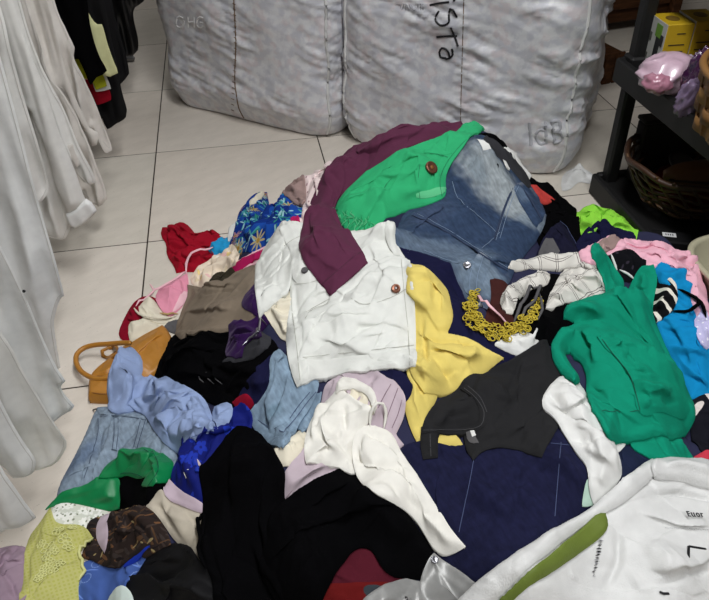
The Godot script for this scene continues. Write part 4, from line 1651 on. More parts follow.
func yellow_boxes():
	var A := at_y(654, 15, 0.575)
	var B := at_y(669, 25, 0.575)
	var C := at_y(696, 23.5, 0.575)
	var fx := (C - B).normalized()
	var wdt := (C - B).length()
	var dz := Vector3(fx.z, 0, -fx.x)
	if dz.z > 0:
		dz = -dz
	var dep := maxf(0.10, absf((A - B).dot(dz)))
	for k in 2:
		start("yellow_box", ["yellow carton with white side and black printing, beside the shelf post", "yellow carton standing flush against the one with the white side"][k], "box", "yellow cartons on the middle board")
		cur.position = Vector3(B.x, 0.434, B.z) + fx * (wdt * k + 0.002 * k)
		placed = true
		var b := Basis(fx, Vector3.UP, -dz)
		var h := 0.141 + 0.006 * k
		var st := SurfaceTool.new()
		st.begin(Mesh.PRIMITIVE_TRIANGLES)
		add_box(st, b * Vector3(wdt / 2, h / 2, -dep / 2), Vector3(wdt, h, dep), b, 0.002)
		part_mesh("body", st.commit(), plain(Color(0.68, 0.56, 0.06), 0.55))
		slab("side_panel", plain(Color(0.66, 0.66, 0.64), 0.6), b, Vector3(-0.0008, h / 2, -dep / 2), Vector3(0.0016, h * 0.98, dep * 0.97))
		slab("print_strip", M.marker, b, Vector3(-0.0018, h * 0.42, -dep * 0.36), Vector3(0.001, h * 0.62, dep * 0.26))
		slab("green_spot", plain(Color(0.36, 0.52, 0.14), 0.6), b, Vector3(-0.0022, h * 0.80, -dep * 0.40), Vector3(0.001, h * 0.24, dep * 0.34))
		slab("print_strip", M.marker, b, Vector3(-0.0026, h * 0.66, -dep * 0.16), Vector3(0.001, h * 0.2, dep * 0.16))
		slab("print_strip", plain(Color(0.3, 0.3, 0.28), 0.6), b, Vector3(-0.0022, h * 0.25, -dep * 0.82), Vector3(0.001, h * 0.1, dep * 0.1))
		slab("print_strip", plain(Color(0.3, 0.3, 0.28), 0.6), b, Vector3(-0.0022, h * 0.62, -dep * 0.80), Vector3(0.001, h * 0.16, dep * 0.12))
		for q in 4:
			slab("print_line", plain(Color(0.20, 0.16, 0.05), 0.6), b, Vector3(wdt * (0.55 if q == 0 else 0.46), h * (0.82 - 0.13 * q - (0.08 if q > 0 else 0.0)), 0.0006), Vector3(wdt * (0.32 if q == 0 else 0.6), 0.003, 0.0008))
		var el := part_mesh("print_oval", lathe([[0.001, 0.0], [1.0, 0.0], [0.98, 1.0], [0.001, 1.0]], 20), plain(Color(0.38, 0.29, 0.04), 0.6))
		el.transform = Transform3D(b * Basis.from_scale(Vector3(wdt * 0.24, 0.0008, dep * 0.22)), b * Vector3(wdt * 0.45, h + 0.0004, -dep * 0.5))

func slab(part: String, mat: Material, b: Basis, c: Vector3, s: Vector3):
	var st := SurfaceTool.new()
	st.begin(Mesh.PRIMITIVE_TRIANGLES)
	add_box(st, b * c, s, b)
	part_mesh(part, st.commit(), mat)

func woven_basket():
	start("woven_basket", "golden woven basket of broad flat bands overhanging the middle board", "basket")
	cur.position = Vector3(1.245, 0.45, -1.35)
	placed = true
	var mats := [plain(Color(0.50, 0.35, 0.16), 0.65), plain(Color(0.43, 0.29, 0.12), 0.65), plain(Color(0.55, 0.40, 0.19), 0.65)]
	var stakes := 26
	var rows := 4
	for j in rows:
		var y := 0.018 + j * 0.034
		var rings := []
		for e in [[0, -1], [0.35, -1], [0.35, 1], [0, 1]]:
			var r := PackedVector3Array()
			for i in stakes * 6:
				var t := -TAU * i / (stakes * 6.0)
				var wob := 0.006 * sin(stakes / 2.0 * t + PI * j)
				var rad: float = 0.205 + 0.12 * y + wob + 0.008 * e[0]
				r.append(Vector3(cos(t) * rad, y + e[1] * 0.0155, sin(t) * rad))
			rings.append(r)
		rings.append(rings[0])
		part_mesh("weave_band", rings_mesh(rings, 1.0, false), mats[j % 3])
	for i in stakes:
		var t := TAU * i / stakes
		var st := SurfaceTool.new()
		st.begin(Mesh.PRIMITIVE_TRIANGLES)
		var b := Basis(Vector3.UP, -t)
		add_box(st, b * Vector3(0.213, 0.07, 0), Vector3(0.005, 0.14, 0.026), b * Basis(Vector3.BACK, -0.12), 0.0015)
		part_mesh("stake", st.commit(), mats[(i + 1) % 3])
	var rimp := PackedVector3Array()
	for i in 60:
		var t := -TAU * i / 60.0
		rimp.append(Vector3(cos(t) * 0.226, 0.143, sin(t) * 0.226))
	part_mesh("rim", tube_mesh(rimp, 0.009, true, 8), mats[0])
	part_mesh("bottom", lathe([[0.001, -0.002], [0.2, -0.002], [0.2, 0.004], [0.001, 0.004]], 30), mats[1])

func wicker_bowl():
	var c := Vector3(1.29, 0.062, -1.69)
	start("wicker_bowl", "dark brown wicker bowl of bent rods on the bottom board", "basket")
	cur.position = c
	placed = true
	var cane := plain(Color(0.24, 0.15, 0.09), 0.5)
	var cane2 := plain(Color(0.36, 0.25, 0.15), 0.5)
	for j in 7:
		var r := 0.10 + 0.10 * sqrt(j / 6.0)
		var y := 0.008 + 0.024 * j
		var pts := PackedVector3Array()
		for i in 48:
			var t := TAU * i / 48.0
			pts.append(Vector3(cos(t) * r * 1.02, y + 0.006 * sin(7 * t + j), sin(t) * r))
		part_mesh("hoop", tube_mesh(pts, 0.005 if j < 6 else 0.009, true, 6), cane if j % 2 == 0 else cane2)
	for i in 26:
		var t := TAU * i / 26.0
		var pts := PackedVector3Array()
		for k in 9:
			var v := k / 8.0
			var r := 0.095 + 0.11 * sqrt(v)
			pts.append(Vector3(cos(t + v * 0.5) * r * 1.02, 0.004 + 0.155 * v, sin(t + v * 0.5) * r))
		part_mesh("rod", tube_mesh(pts, 0.0045, false, 6), cane2 if i % 3 == 0 else cane)
	part_mesh("bottom", lathe([[0.001, 0.0], [0.1, 0.0], [0.1, 0.01], [0.001, 0.01]], 24), cane)
	start("red_cloth", "dark red folded cloth inside the wicker bowl", "cloth")
	cur.position = c + Vector3(0.02, 0.02, -0.05)
	placed = true
	part_mesh("", lump(Vector3(0.125, 0.075, 0.09), 0.12, 2.5, 0.0, 5.0), fab(Color(0.42, 0.06, 0.05)), null)
	start("leather_clutch", "brown leather clutch lying across the wicker bowl", "bag")
	cur.position = c + Vector3(0.03, 0.125, 0.065)
	cur.rotation = Vector3(0.5, -0.12, -0.10)
	placed = true
	var lt := plain(Color(0.45, 0.31, 0.18), 0.5)
	part_mesh("body", lump(Vector3(0.17, 0.042, 0.05), 0.05, 2.0, 0.0, 2.0), lt)
	part_mesh("piping", tube_mesh(PackedVector3Array([Vector3(-0.16, 0.005, 0.02), Vector3(-0.05, 0.03, 0.048), Vector3(0.06, 0.03, 0.048), Vector3(0.16, 0.005, 0.02)]), 0.004, false, 6), plain(Color(0.24, 0.16, 0.09), 0.5))
	part_mesh("clasp", lathe([[0.001, 0.0], [0.008, 0.0], [0.007, 0.004], [0.001, 0.005]], 14), M.steel, null, Vector3(0.02, 0.042, 0.03))
	start("grey_dish", "round grey dish lying on the red cloth in the bowl", "dish")
	cur.position = c + Vector3(-0.015, 0.105, -0.055)
	cur.rotation = Vector3(0.35, 0, -0.2)
	placed = true
	part_mesh("", lathe([[0.001, 0.0], [0.042, 0.0], [0.045, 0.004], [0.042, 0.010], [0.03, 0.007], [0.001, 0.007]], 26), plain(Color(0.28, 0.26, 0.25), 0.4))

# ---------- the heap ----------
func mound():
	var bd := PackedVector2Array([Vector2(0.02, -1.94), Vector2(0.2, -2.04), Vector2(0.6, -2.04), Vector2(0.88, -1.85), Vector2(0.93, -1.66), Vector2(1.01, -1.50), Vector2(1.045, -1.35), Vector2(1.04, -1.0), Vector2(0.93, -0.68), Vector2(0.84, -0.33), Vector2(0.4, -0.25), Vector2(-0.1, -0.35), Vector2(-0.32, -0.55), Vector2(-0.36, -0.8), Vector2(-0.32, -1.05), Vector2(-0.28, -1.3), Vector2(-0.18, -1.62), Vector2(-0.08, -1.82)])
	H.resize(NX * NZ)
	H.fill(0.0)
	var cs := 5
	var cw := NX / cs + 2
	var ch := NZ / cs + 2
	var cd := PackedFloat32Array()
	cd.resize(cw * ch)
	for j in ch:
		for i in cw:
			var p := Vector2(GX0 + i * cs * G, GZ0 + j * cs * G)
			if not Geometry2D.is_point_in_polygon(p, bd):
				continue
			var d := 9.0
			for s in bd.size():
				d = minf(d, p.distance_to(Geometry2D.get_closest_point_to_segment(p, bd[s], bd[(s + 1) % bd.size()])))
			var y := 0.29 * (1.0 - exp(-d / 0.27))
			y += 0.185 * exp(-(pow((p.x - 0.52) / 0.32, 2) + pow((p.y + 1.73) / 0.24, 2))) * smoothstep(0.0, 0.16, d)
			y += 0.15 * exp(-(pow((p.x - 1.02) / 0.16, 2) + pow((p.y + 1.25) / 0.34, 2))) * smoothstep(0.0, 0.035, d)
			y += 0.05 * exp(-(pow((p.x - 0.15) / 0.25, 2) + pow((p.y + 1.25) / 0.25, 2)))
			y += (0.030 * nz.get_noise_2d(p.x * 6.0, p.y * 6.0) + 0.013 * wrinkle(p.x, p.y, 0.11, 2.0, 0.7, 0.71, 5.0)) * smoothstep(0.0, 0.1, d)
			cd[j * cw + i] = maxf(y, 0.0)
	for j in NZ:
		for i in NX:
			var a := i / cs
			var b := j / cs
			var k := b * cw + a
			var fx := float(i % cs) / cs
			var fz := float(j % cs) / cs
			H[j * NX + i] = lerpf(lerpf(cd[k], cd[k + 1], fx), lerpf(cd[k + cw], cd[k + cw + 1], fx), fz)
	start("clothes_core", "navy blue clothes buried at the core of the heap, seen in its gaps", "clothes")
	cur.set_meta("kind", "stuff")
	placed = true
	var st := SurfaceTool.new()
	st.begin(Mesh.PRIMITIVE_TRIANGLES)
	var id := {}
	var n := 0
	for j in range(0, NZ - 3, 3):
		for i in range(0, NX - 3, 3):
			var any := false
			for q in [[i, j], [i + 3, j], [i + 3, j + 3], [i, j + 3]]:
				any = any or H[q[1] * NX + q[0]] > 0.001
			if not any:
				continue
			var v := []
			for q in [[i, j], [i + 3, j], [i + 3, j + 3], [i, j + 3]]:
				var k: int = q[1] * NX + q[0]
				if not id.has(k):
					id[k] = n
					n += 1
					var x: float = GX0 + q[0] * G
					var z: float = GZ0 + q[1] * G
					st.set_smooth_group(0)
					st.set_uv(Vector2(x, z) * 4)
					st.add_vertex(Vector3(x, H[k] - 0.001, z))
				v.append(id[k])
			for q in [v[0], v[1], v[2], v[0], v[2], v[3]]:
				st.add_index(q)
	st.generate_normals()
	part_mesh("", st.commit(), M.core)

func build_heap():
	mound()
	back_of_heap()
	left_floor_side()
	middle()
	front_left()
	front_middle()
	right_side()
	front_sack()

func back_of_heap():
	start("neon_top", "neon green crumpled top lying on the tiles at the shelf's foot", "top")
	pan("", M.neon, [572, 226, 577, 213, 588, 212, 598, 214, 608, 212, 617, 215, 623, 223, 632, 228, 638, 232, 636, 242, 618, 246, 596, 246, 578, 242], {"wr": 0.014, "ws": 0.045, "wd": 30, "an": 1.8, "puff": 0.02})
	start("black_sweater", "black sweater draped over the back of the heap", "sweater")
	pan("body", M.black, [462, 140, 478, 134, 500, 135, 516, 137, 530, 147, 545, 155, 556, 163, 561, 175, 566, 192, 573, 208, 579, 226, 582, 242, 566, 252, 545, 250, 530, 230, 510, 200, 480, 170], {"th": 0.014, "wr": 0.007, "wd": 50, "folds": [[0.012, 0.02, 540, 160, 556, 190, 568, 225], [-0.01, 0.015, 530, 165, 548, 200]]})
	start("white_tee", "narrow white edge of a tee showing between black sweater and faded jeans", "tee shirt")
	pan("", M.white_cotton, [500, 148, 508, 149, 516, 154, 524, 159, 531, 167, 532, 178, 526, 184, 515, 170, 505, 158], {"th": 0.010, "wr": 0.004})
	start("coral_top", "coral red scrap of top peeking out beside the faded jeans", "top")
	pan("", M.coral, [528, 184, 536, 185, 544, 191, 555, 200, 545, 201, 538, 205, 530, 200], {"th": 0.01, "wr": 0.006})
	start("indigo_jeans", "dark indigo jeans leg with grey inside, folded beside the black sweater", "jeans")
	pan("leg", M.denim_indigo, [534, 262, 540, 244, 546, 234, 553, 225, 560, 221, 567, 226, 573, 237, 581, 250, 586, 262, 566, 268, 546, 268], {"th": 0.012, "wr": 0.005, "folds": [[0.012, 0.015, 556, 226, 568, 250]]})
	pan("inside", M.grey, [536, 258, 541, 246, 546, 238, 553, 238, 558, 246, 562, 256, 552, 262, 540, 264], {"th": 0.004, "wr": 0.003, "puff": 0.002})
	lines("stitching", M.stitch_blue, [[560, 221, 567, 228, 574, 240, 580, 250]])
	start("dark_navy_top", "dark navy crumpled top between neon top and pink pullover", "top")
	pan("", M.navy, [574, 244, 584, 232, 595, 229, 601, 222, 609, 221, 614, 229, 628, 231, 638, 236, 634, 246, 616, 254, 598, 258, 582, 256], {"th": 0.012, "wr": 0.010, "puff": 0.012})

	# faded jeans: the large pair over the crest
	start("faded_jeans", "blue jeans with a bleached thigh spread over the top of the heap", "jeans")
	var jb := Color(0.040, 0.068, 0.130)
	pan("body", M.jeans, [388, 262, 392, 235, 402, 215, 424, 198, 444, 180, 452, 162, 463, 147, 474, 136, 484, 137, 496, 145, 508, 155, 520, 168, 529, 181, 540, 200, 548, 216, 545, 224, 540, 236, 528, 250, 518, 262, 512, 278, 498, 296, 482, 306, 468, 300, 458, 286, 446, 276, 420, 270, 402, 268], {
		"th": 0.014, "roll": 0.016, "wr": 0.0035, "ws": 0.09, "wd": 35, "rb": 10, "puff": 0.01,
		"folds": [[0.008, 0.014, 400, 240, 425, 222, 450, 205], [-0.006, 0.010, 452, 180, 470, 210, 492, 232], [0.006, 0.012, 500, 165, 525, 200, 540, 222], [-0.006, 0.008, 470, 246, 495, 262]],
		"dye": [[470, 220, 640, 300, 400, 380, jb, 1.0], [470, 220, 640, 300, 400, 380, jb, 1.0], [498, 196, 528, 240, 478, 210, Color(0.42, 0.47, 0.49), 0.9], [478, 178, 492, 196, 470, 188, Color(0.22, 0.28, 0.33), 0.6], [478, 280, 505, 305, 455, 296, Color(0.22, 0.29, 0.37), 0.9], [440, 262, 462, 276, 432, 272, Color(0.17, 0.23, 0.31), 0.75], [536, 226, 545, 240, 526, 234, Color(0.22, 0.28, 0.34), 0.7], [420, 225, 445, 240, 410, 240, Color(0.06, 0.09, 0.16), 0.8]]})
	pan("waistband", M.jeans, [512, 186, 522, 182, 536, 200, 548, 216, 544, 224, 536, 228, 526, 212], {"th": 0.004, "wr": 0.001, "puff": 0.001, "rb": 2, "dye": [[530, 205, 600, 260, 500, 260, jb, 1.0], [520, 195, 530, 205, 512, 200, Color(0.18, 0.25, 0.36), 0.6]]})
	pan("fly", M.jeans, [470, 296, 462, 288, 466, 272, 474, 258, 480, 252, 492, 262, 486, 276, 480, 292], {"th": 0.0035, "wr": 0.001, "puff": 0.001, "rb": 2, "dye": [[478, 276, 560, 300, 440, 330, Color(0.18, 0.24, 0.32), 1.0]]})
	lines("stitching", M.stitch_pale, [[452, 181, 458, 198, 474, 212, 490, 226, 498, 234], [414, 212, 430, 220, 452, 232, 470, 244, 492, 258, 508, 268], [424, 250, 442, 258, 462, 264], [520, 184, 512, 200, 506, 218, 500, 238], [516, 186, 508, 202, 502, 220, 496, 240], [474, 262, 470, 278, 470, 292], [484, 256, 478, 274, 476, 292], [482, 248, 492, 240, 500, 232]], 0.0011)
	for l in [[412, 215, 430, 223, 452, 235, 470, 247, 492, 261, 508, 271], [513, 188, 506, 204, 500, 222, 494, 240], [524, 190, 532, 202, 542, 220]]:
		cord("felled_seam", M.stitch_dark, l, 0.0026, {"flat": 0.6, "off": 0.9})
	button(467, 266, 0.009, M.steel, "button", M.dark_chrome)
	pan("lining", M.grey_dark, [480, 138, 490, 138, 504, 149, 518, 162, 529, 177, 534, 190, 527, 187, 514, 172, 500, 158, 488, 147], {"th": 0.004, "wr": 0.003, "puff": 0.002, "rb": 2, "roll": 0.006})
	pan("frayed_patch", M.white_cotton, [477, 139, 484, 140, 491, 149, 483, 150], {"th": 0.003, "wr": 0.001, "puff": 0, "rb": 2})
	pan("frayed_patch", M.white_cotton, [503, 159, 506, 161, 510, 169, 506, 168], {"th": 0.003, "wr": 0.001, "puff": 0, "rb": 2})

func left_floor_side():
	start("red_pullover", "crumpled red pullover lying on the tiles apart from the heap", "top")
	pan("", M.red, [158, 234, 162, 227, 171, 227, 175, 222, 184, 221, 189, 224, 191, 229, 195, 233, 203, 231, 210, 231, 217, 234, 224, 238, 234, 244, 228, 254, 216, 264, 200, 272, 188, 270, 176, 272, 174, 262, 166, 259, 164, 251, 168, 246, 168, 241, 160, 238], {"th": 0.012, "puff": 0.018, "wr": 0.011, "ws": 0.045, "an": 1.7, "wd": 50, "roll": 0.018, "folds": [[0.014, 0.012, 172, 230, 186, 242, 196, 256], [-0.014, 0.010, 184, 236, 196, 244, 206, 238], [0.012, 0.012, 205, 236, 196, 252, 184, 262], [-0.012, 0.008, 176, 250, 190, 250]]})
	start("aqua_top", "small bright blue crumpled top next to the red pullover", "top")
	pan("", M.aqua, [208, 250, 213, 244, 220, 239, 228, 236, 236, 240, 240, 250, 230, 258, 216, 258], {"th": 0.012, "wr": 0.008})
	start("white_tag_cloth", "little white cloth corner standing up behind the floral dress", "cloth")
	pan("", M.white_cotton, [226, 226, 237, 223, 240, 236, 228, 240], {"th": 0.02, "wr": 0.003})
	start("floral_dress", "blue floral dress with cream flowers bunched at the heap's edge", "dress")
	pan("body", M.floral, [228, 246, 234, 232, 236, 222, 238, 212, 244, 204, 252, 199, 262, 194, 272, 190, 284, 194, 298, 197, 306, 206, 304, 220, 298, 230, 288, 238, 276, 246, 262, 252, 246, 252, 236, 254], {"th": 0.016, "puff": 0.03, "pw": 0.06, "wr": 0.008, "ws": 0.05, "wd": 120, "roll": 0.02, "uvs": 0.28, "folds": [[0.012, 0.012, 246, 206, 256, 222, 252, 242], [0.010, 0.012, 262, 200, 280, 212, 288, 228]]})
	pan("aqua_band", M.aqua, [266, 194, 272, 189, 281, 186, 286, 192, 280, 199, 272, 198], {"th": 0.006, "wr": 0.003, "puff": 0.003})
	pan("cream_band", M.cream, [247, 203, 254, 197, 264, 192, 268, 195, 262, 200, 254, 203, 250, 207], {"th": 0.006, "wr": 0.004, "puff": 0.003})
	start("eyelet_blouse", "pale pink eyelet blouse with a turned mauve cuff behind the plum trousers", "blouse")
	pan("body", M.eyelet, [300, 174, 304, 169, 314, 167, 324, 162, 334, 159, 344, 160, 344, 180, 336, 200, 330, 215, 310, 225, 296, 224, 304, 206], {"th": 0.014, "puff": 0.015, "wr": 0.008, "wd": 110, "uvs": 0.2, "folds": [[-0.008, 0.008, 306, 172, 316, 180, 330, 176]]})
	pan("cuff", M.mauve_print, [281, 190, 282, 184, 287, 179, 296, 177, 302, 170, 305, 182, 307, 194, 302, 204, 292, 200], {"th": 0.012, "wr": 0.01, "ws": 0.03, "wd": 60})
	start("magenta_tank", "magenta and pale pink tank top squeezed beside the white denim jacket", "tank top")
	pan("body", M.pink_pale, [232, 268, 242, 260, 256, 250, 272, 242, 288, 226, 298, 228, 290, 250, 270, 268, 250, 280, 236, 280], {"th": 0.008, "wr": 0.005})
	pan("trim", M.magenta, [226, 276, 236, 264, 248, 256, 258, 251, 272, 245, 284, 238, 286, 242, 274, 250, 262, 256, 250, 262, 240, 270, 232, 280], {"th": 0.006, "wr": 0.004})
	pan("back", M.magenta, [286, 222, 290, 216, 298, 214, 300, 222, 292, 228], {"th": 0.006, "wr": 0.003})
	start("mint_cloth", "small mint green cloth tucked under the white denim collar", "cloth")
	pan("", M.mint, [266, 244, 274, 236, 284, 230, 296, 228, 292, 240, 278, 246], {"th": 0.008, "wr": 0.005})
	start("printed_camisole", "cream camisole with yellow and pink print beside the pink bra", "camisole")
	pan("", M.pale_print, [188, 278, 196, 268, 206, 261, 215, 256, 223, 250, 231, 245, 238, 244, 241, 250, 238, 260, 232, 268, 222, 274, 212, 280, 204, 288, 194, 286], {"th": 0.010, "puff": 0.012, "wr": 0.010, "ws": 0.035, "wd": 140, "uvs": 0.22})
	start("wine_top", "wine red top edge lying on the tiles beneath the cream bra", "top")
	pan("", M.wine, [117, 334, 122, 322, 131, 305, 138, 298, 147, 295, 158, 298, 164, 312, 158, 332, 140, 342, 124, 342, 118, 338], {"th": 0.010, "wr": 0.006, "puff": 0.01})
	start("cream_bra", "cream bra with curled straps lying against the pink bra", "bra")
	pan("cup", M.cream, [127, 334, 130, 322, 142, 321, 156, 322, 166, 318, 170, 324, 160, 332, 146, 338, 130, 342], {"th": 0.012, "puff": 0.02, "wr": 0.005})
	pan("cup", M.cream, [136, 308, 141, 303, 150, 297, 155, 299, 159, 309, 164, 315, 176, 318, 168, 324, 154, 322, 142, 318], {"th": 0.010, "puff": 0.014, "wr": 0.005})
	cord("strap", M.cream, [134, 308, 140, 316, 152, 320, 166, 320, 176, 316], 0.0035, {"flat": 0.6, "lift": 0.01})
	cord("strap", fab(Color(0.72, 0.60, 0.42)), [160, 313, 168, 316, 178, 314], 0.003, {"lift": 0.006})
	start("pink_bra", "pink bra with padded cup and looped strap beside the taupe tunic", "bra")
	pan("cup", M.pink, [153, 292, 162, 287, 172, 282, 181, 276, 187, 272, 190, 280, 187, 290, 189, 297, 185, 303, 176, 311, 168, 315, 160, 308, 155, 300], {"th": 0.014, "puff": 0.028, "wr": 0.004, "roll": 0.016, "folds": [[-0.008, 0.010, 158, 296, 172, 292, 186, 296]]})
	pan("lining", M.pink_pale, [184, 291, 190, 292, 188, 300, 180, 308, 172, 312, 176, 303], {"th": 0.005, "wr": 0.003, "puff": 0.002, "rb": 2})
	cord("strap", M.pink_pale, [186, 274, 187, 267, 193, 261, 202, 258, 210, 253, 213, 247], 0.0045, {"flat": 0.5, "lift": 0.03})
	cord("strap", M.pink_pale, [150, 284, 154, 290, 166, 284, 178, 277, 186, 271], 0.004, {"flat": 0.6})
	cord("strap", M.pink_pale, [136, 306, 144, 300, 152, 294, 156, 288], 0.004, {"flat": 0.6})
	start("grey_sock", "small grey sock wedged between cream bra and taupe tunic", "sock")
	pan("", M.grey, [164, 326, 168, 321, 178, 319, 184, 324, 178, 332, 168, 332], {"th": 0.010, "wr": 0.004})
	start("olive_top", "dark olive top edge above the taupe tunic", "top")
	pan("", M.olive, [206, 286, 212, 275, 222, 269, 232, 268, 238, 274, 228, 288, 214, 292], {"th": 0.010, "wr": 0.006})

	# handbag
	start("tan_handbag", "mustard tan leather handbag with a ring handle on the tiles", "handbag")
	pan("body", M.tan, [88, 377, 88, 377, 100, 366, 112, 357, 126, 347, 141, 337, 155, 330, 163, 325, 172, 332, 172, 332, 172, 346, 164, 362, 150, 380, 138, 397, 138, 397, 108, 398, 88, 397, 88, 397], {"th": 0.05, "puff": 0.015, "wr": 0.004, "ws": 0.10, "roll": 0.02, "rim": 0.5, "folds": [[-0.010, 0.010, 88, 377, 107, 376, 130, 362], [0.008, 0.014, 130, 362, 150, 345, 165, 334]]})
	cord("base_seam", M.tan_dark, [89, 392, 98, 393.5, 108, 394, 136, 394], 0.0016, {"flat": 0.6})
	cord("edge_seam", M.tan_dark, [89, 378, 98, 377, 107, 377, 108, 388], 0.0014, {"flat": 0.6})
	var hp := PackedVector3Array()
	var hpx := [108, 378, 98, 379, 88, 376, 80, 370, 76, 362, 77, 354, 84, 348, 95, 345, 108, 344, 120, 343, 130, 343]
	var hs := smooth_px(hpx, false, 4.0)
	for k in hs.size():
		var u := float(k) / (hs.size() - 1)
		hp.append(at_y(hs[k].x, hs[k].y, lerpf(0.045, 0.075, u) - 0.03 * sin(PI * u)) - cur.position)
	part_mesh("handle", tube_mesh(hp, 0.0062, false, 9), M.tan)
	cord("tie_ring", M.tan, [103, 356, 102, 351, 108, 348, 116, 349, 119, 353, 114, 357, 107, 358], 0.0045, {"closed": true, "lift": 0.0})
	pan("flap", M.tan, [106, 358, 114, 352, 122, 346, 128, 343, 132, 346, 124, 352, 116, 358], {"th": 0.004, "wr": 0.002, "puff": 0.001, "rb": 2})

	start("black_slacks", "black slacks heaped between the tan handbag and the taupe tunic", "trousers")
	pan("body", M.black, [154, 378, 158, 364, 168, 350, 171, 336, 186, 330, 212, 328, 240, 326, 262, 332, 276, 344, 282, 360, 274, 382, 262, 398, 246, 412, 228, 408, 208, 400, 190, 394, 172, 386], {"th": 0.016, "puff": 0.02, "wr": 0.009, "wd": 30, "folds": [[0.014, 0.018, 170, 372, 200, 380, 235, 386], [-0.010, 0.012, 178, 360, 215, 366, 245, 362]]})
	for k in 3:
		cord("silver_chain", M.grey, [198 + k * 8, 372, 200 + k * 8, 380, 206 + k * 8, 384], 0.0014)
	start("taupe_tunic", "taupe grey brown tunic spread smooth beside the pink bra", "tunic")
	pan("body", M.taupe, [187, 284, 196, 284, 210, 284, 222, 283, 228, 276, 236, 271, 246, 267, 256, 261, 264, 262, 266, 285, 262, 305, 262, 318, 252, 328, 236, 329, 220, 333, 204, 331, 188, 335, 173, 335, 177, 324, 180, 311, 188, 298, 189, 290], {"th": 0.012, "puff": 0.02, "wr": 0.003, "ws": 0.10, "wd": 150, "folds": [[0.012, 0.016, 190, 290, 215, 288, 240, 290], [-0.009, 0.010, 200, 302, 222, 296, 246, 300], [0.007, 0.012, 182, 322, 210, 314, 240, 318]]})
	start("charcoal_bra", "charcoal satin bra with silver strap ring under the purple velvet", "bra")
	pan("cup", M.grey_dark, [222, 362, 232, 354, 244, 346, 256, 338, 266, 334, 274, 340, 268, 350, 254, 358, 240, 362, 228, 364], {"th": 0.010, "wr": 0.005})
	start("purple_velvet_top", "dark purple velvet top bunched between taupe tunic and white denim jacket", "top")
	pan("body", M.purple, [228, 325, 234, 319, 243, 322, 252, 320, 258, 313, 266, 313, 269, 322, 260, 330, 262, 336, 250, 338, 244, 346, 242, 356, 230, 360, 223, 356, 226, 346, 230, 338], {"th": 0.014, "puff": 0.015, "wr": 0.012, "ws": 0.035, "wd": 20, "folds": [[0.012, 0.010, 232, 324, 246, 328, 258, 322]]})
	pan("sleeve", M.purple, [239, 307, 243, 298, 250, 287, 256, 281, 262, 290, 262, 308, 257, 316, 246, 311], {"th": 0.012, "puff": 0.012, "wr": 0.008, "ws": 0.04, "wd": 110})
	cord("silver_strap", M.steel, [243, 345, 250, 342, 256, 336, 262, 330, 267, 325], 0.0022, {"lift": 0.008})
	cord("silver_strap", M.steel, [256, 336, 257, 330, 260, 327], 0.0018, {"lift": 0.004})

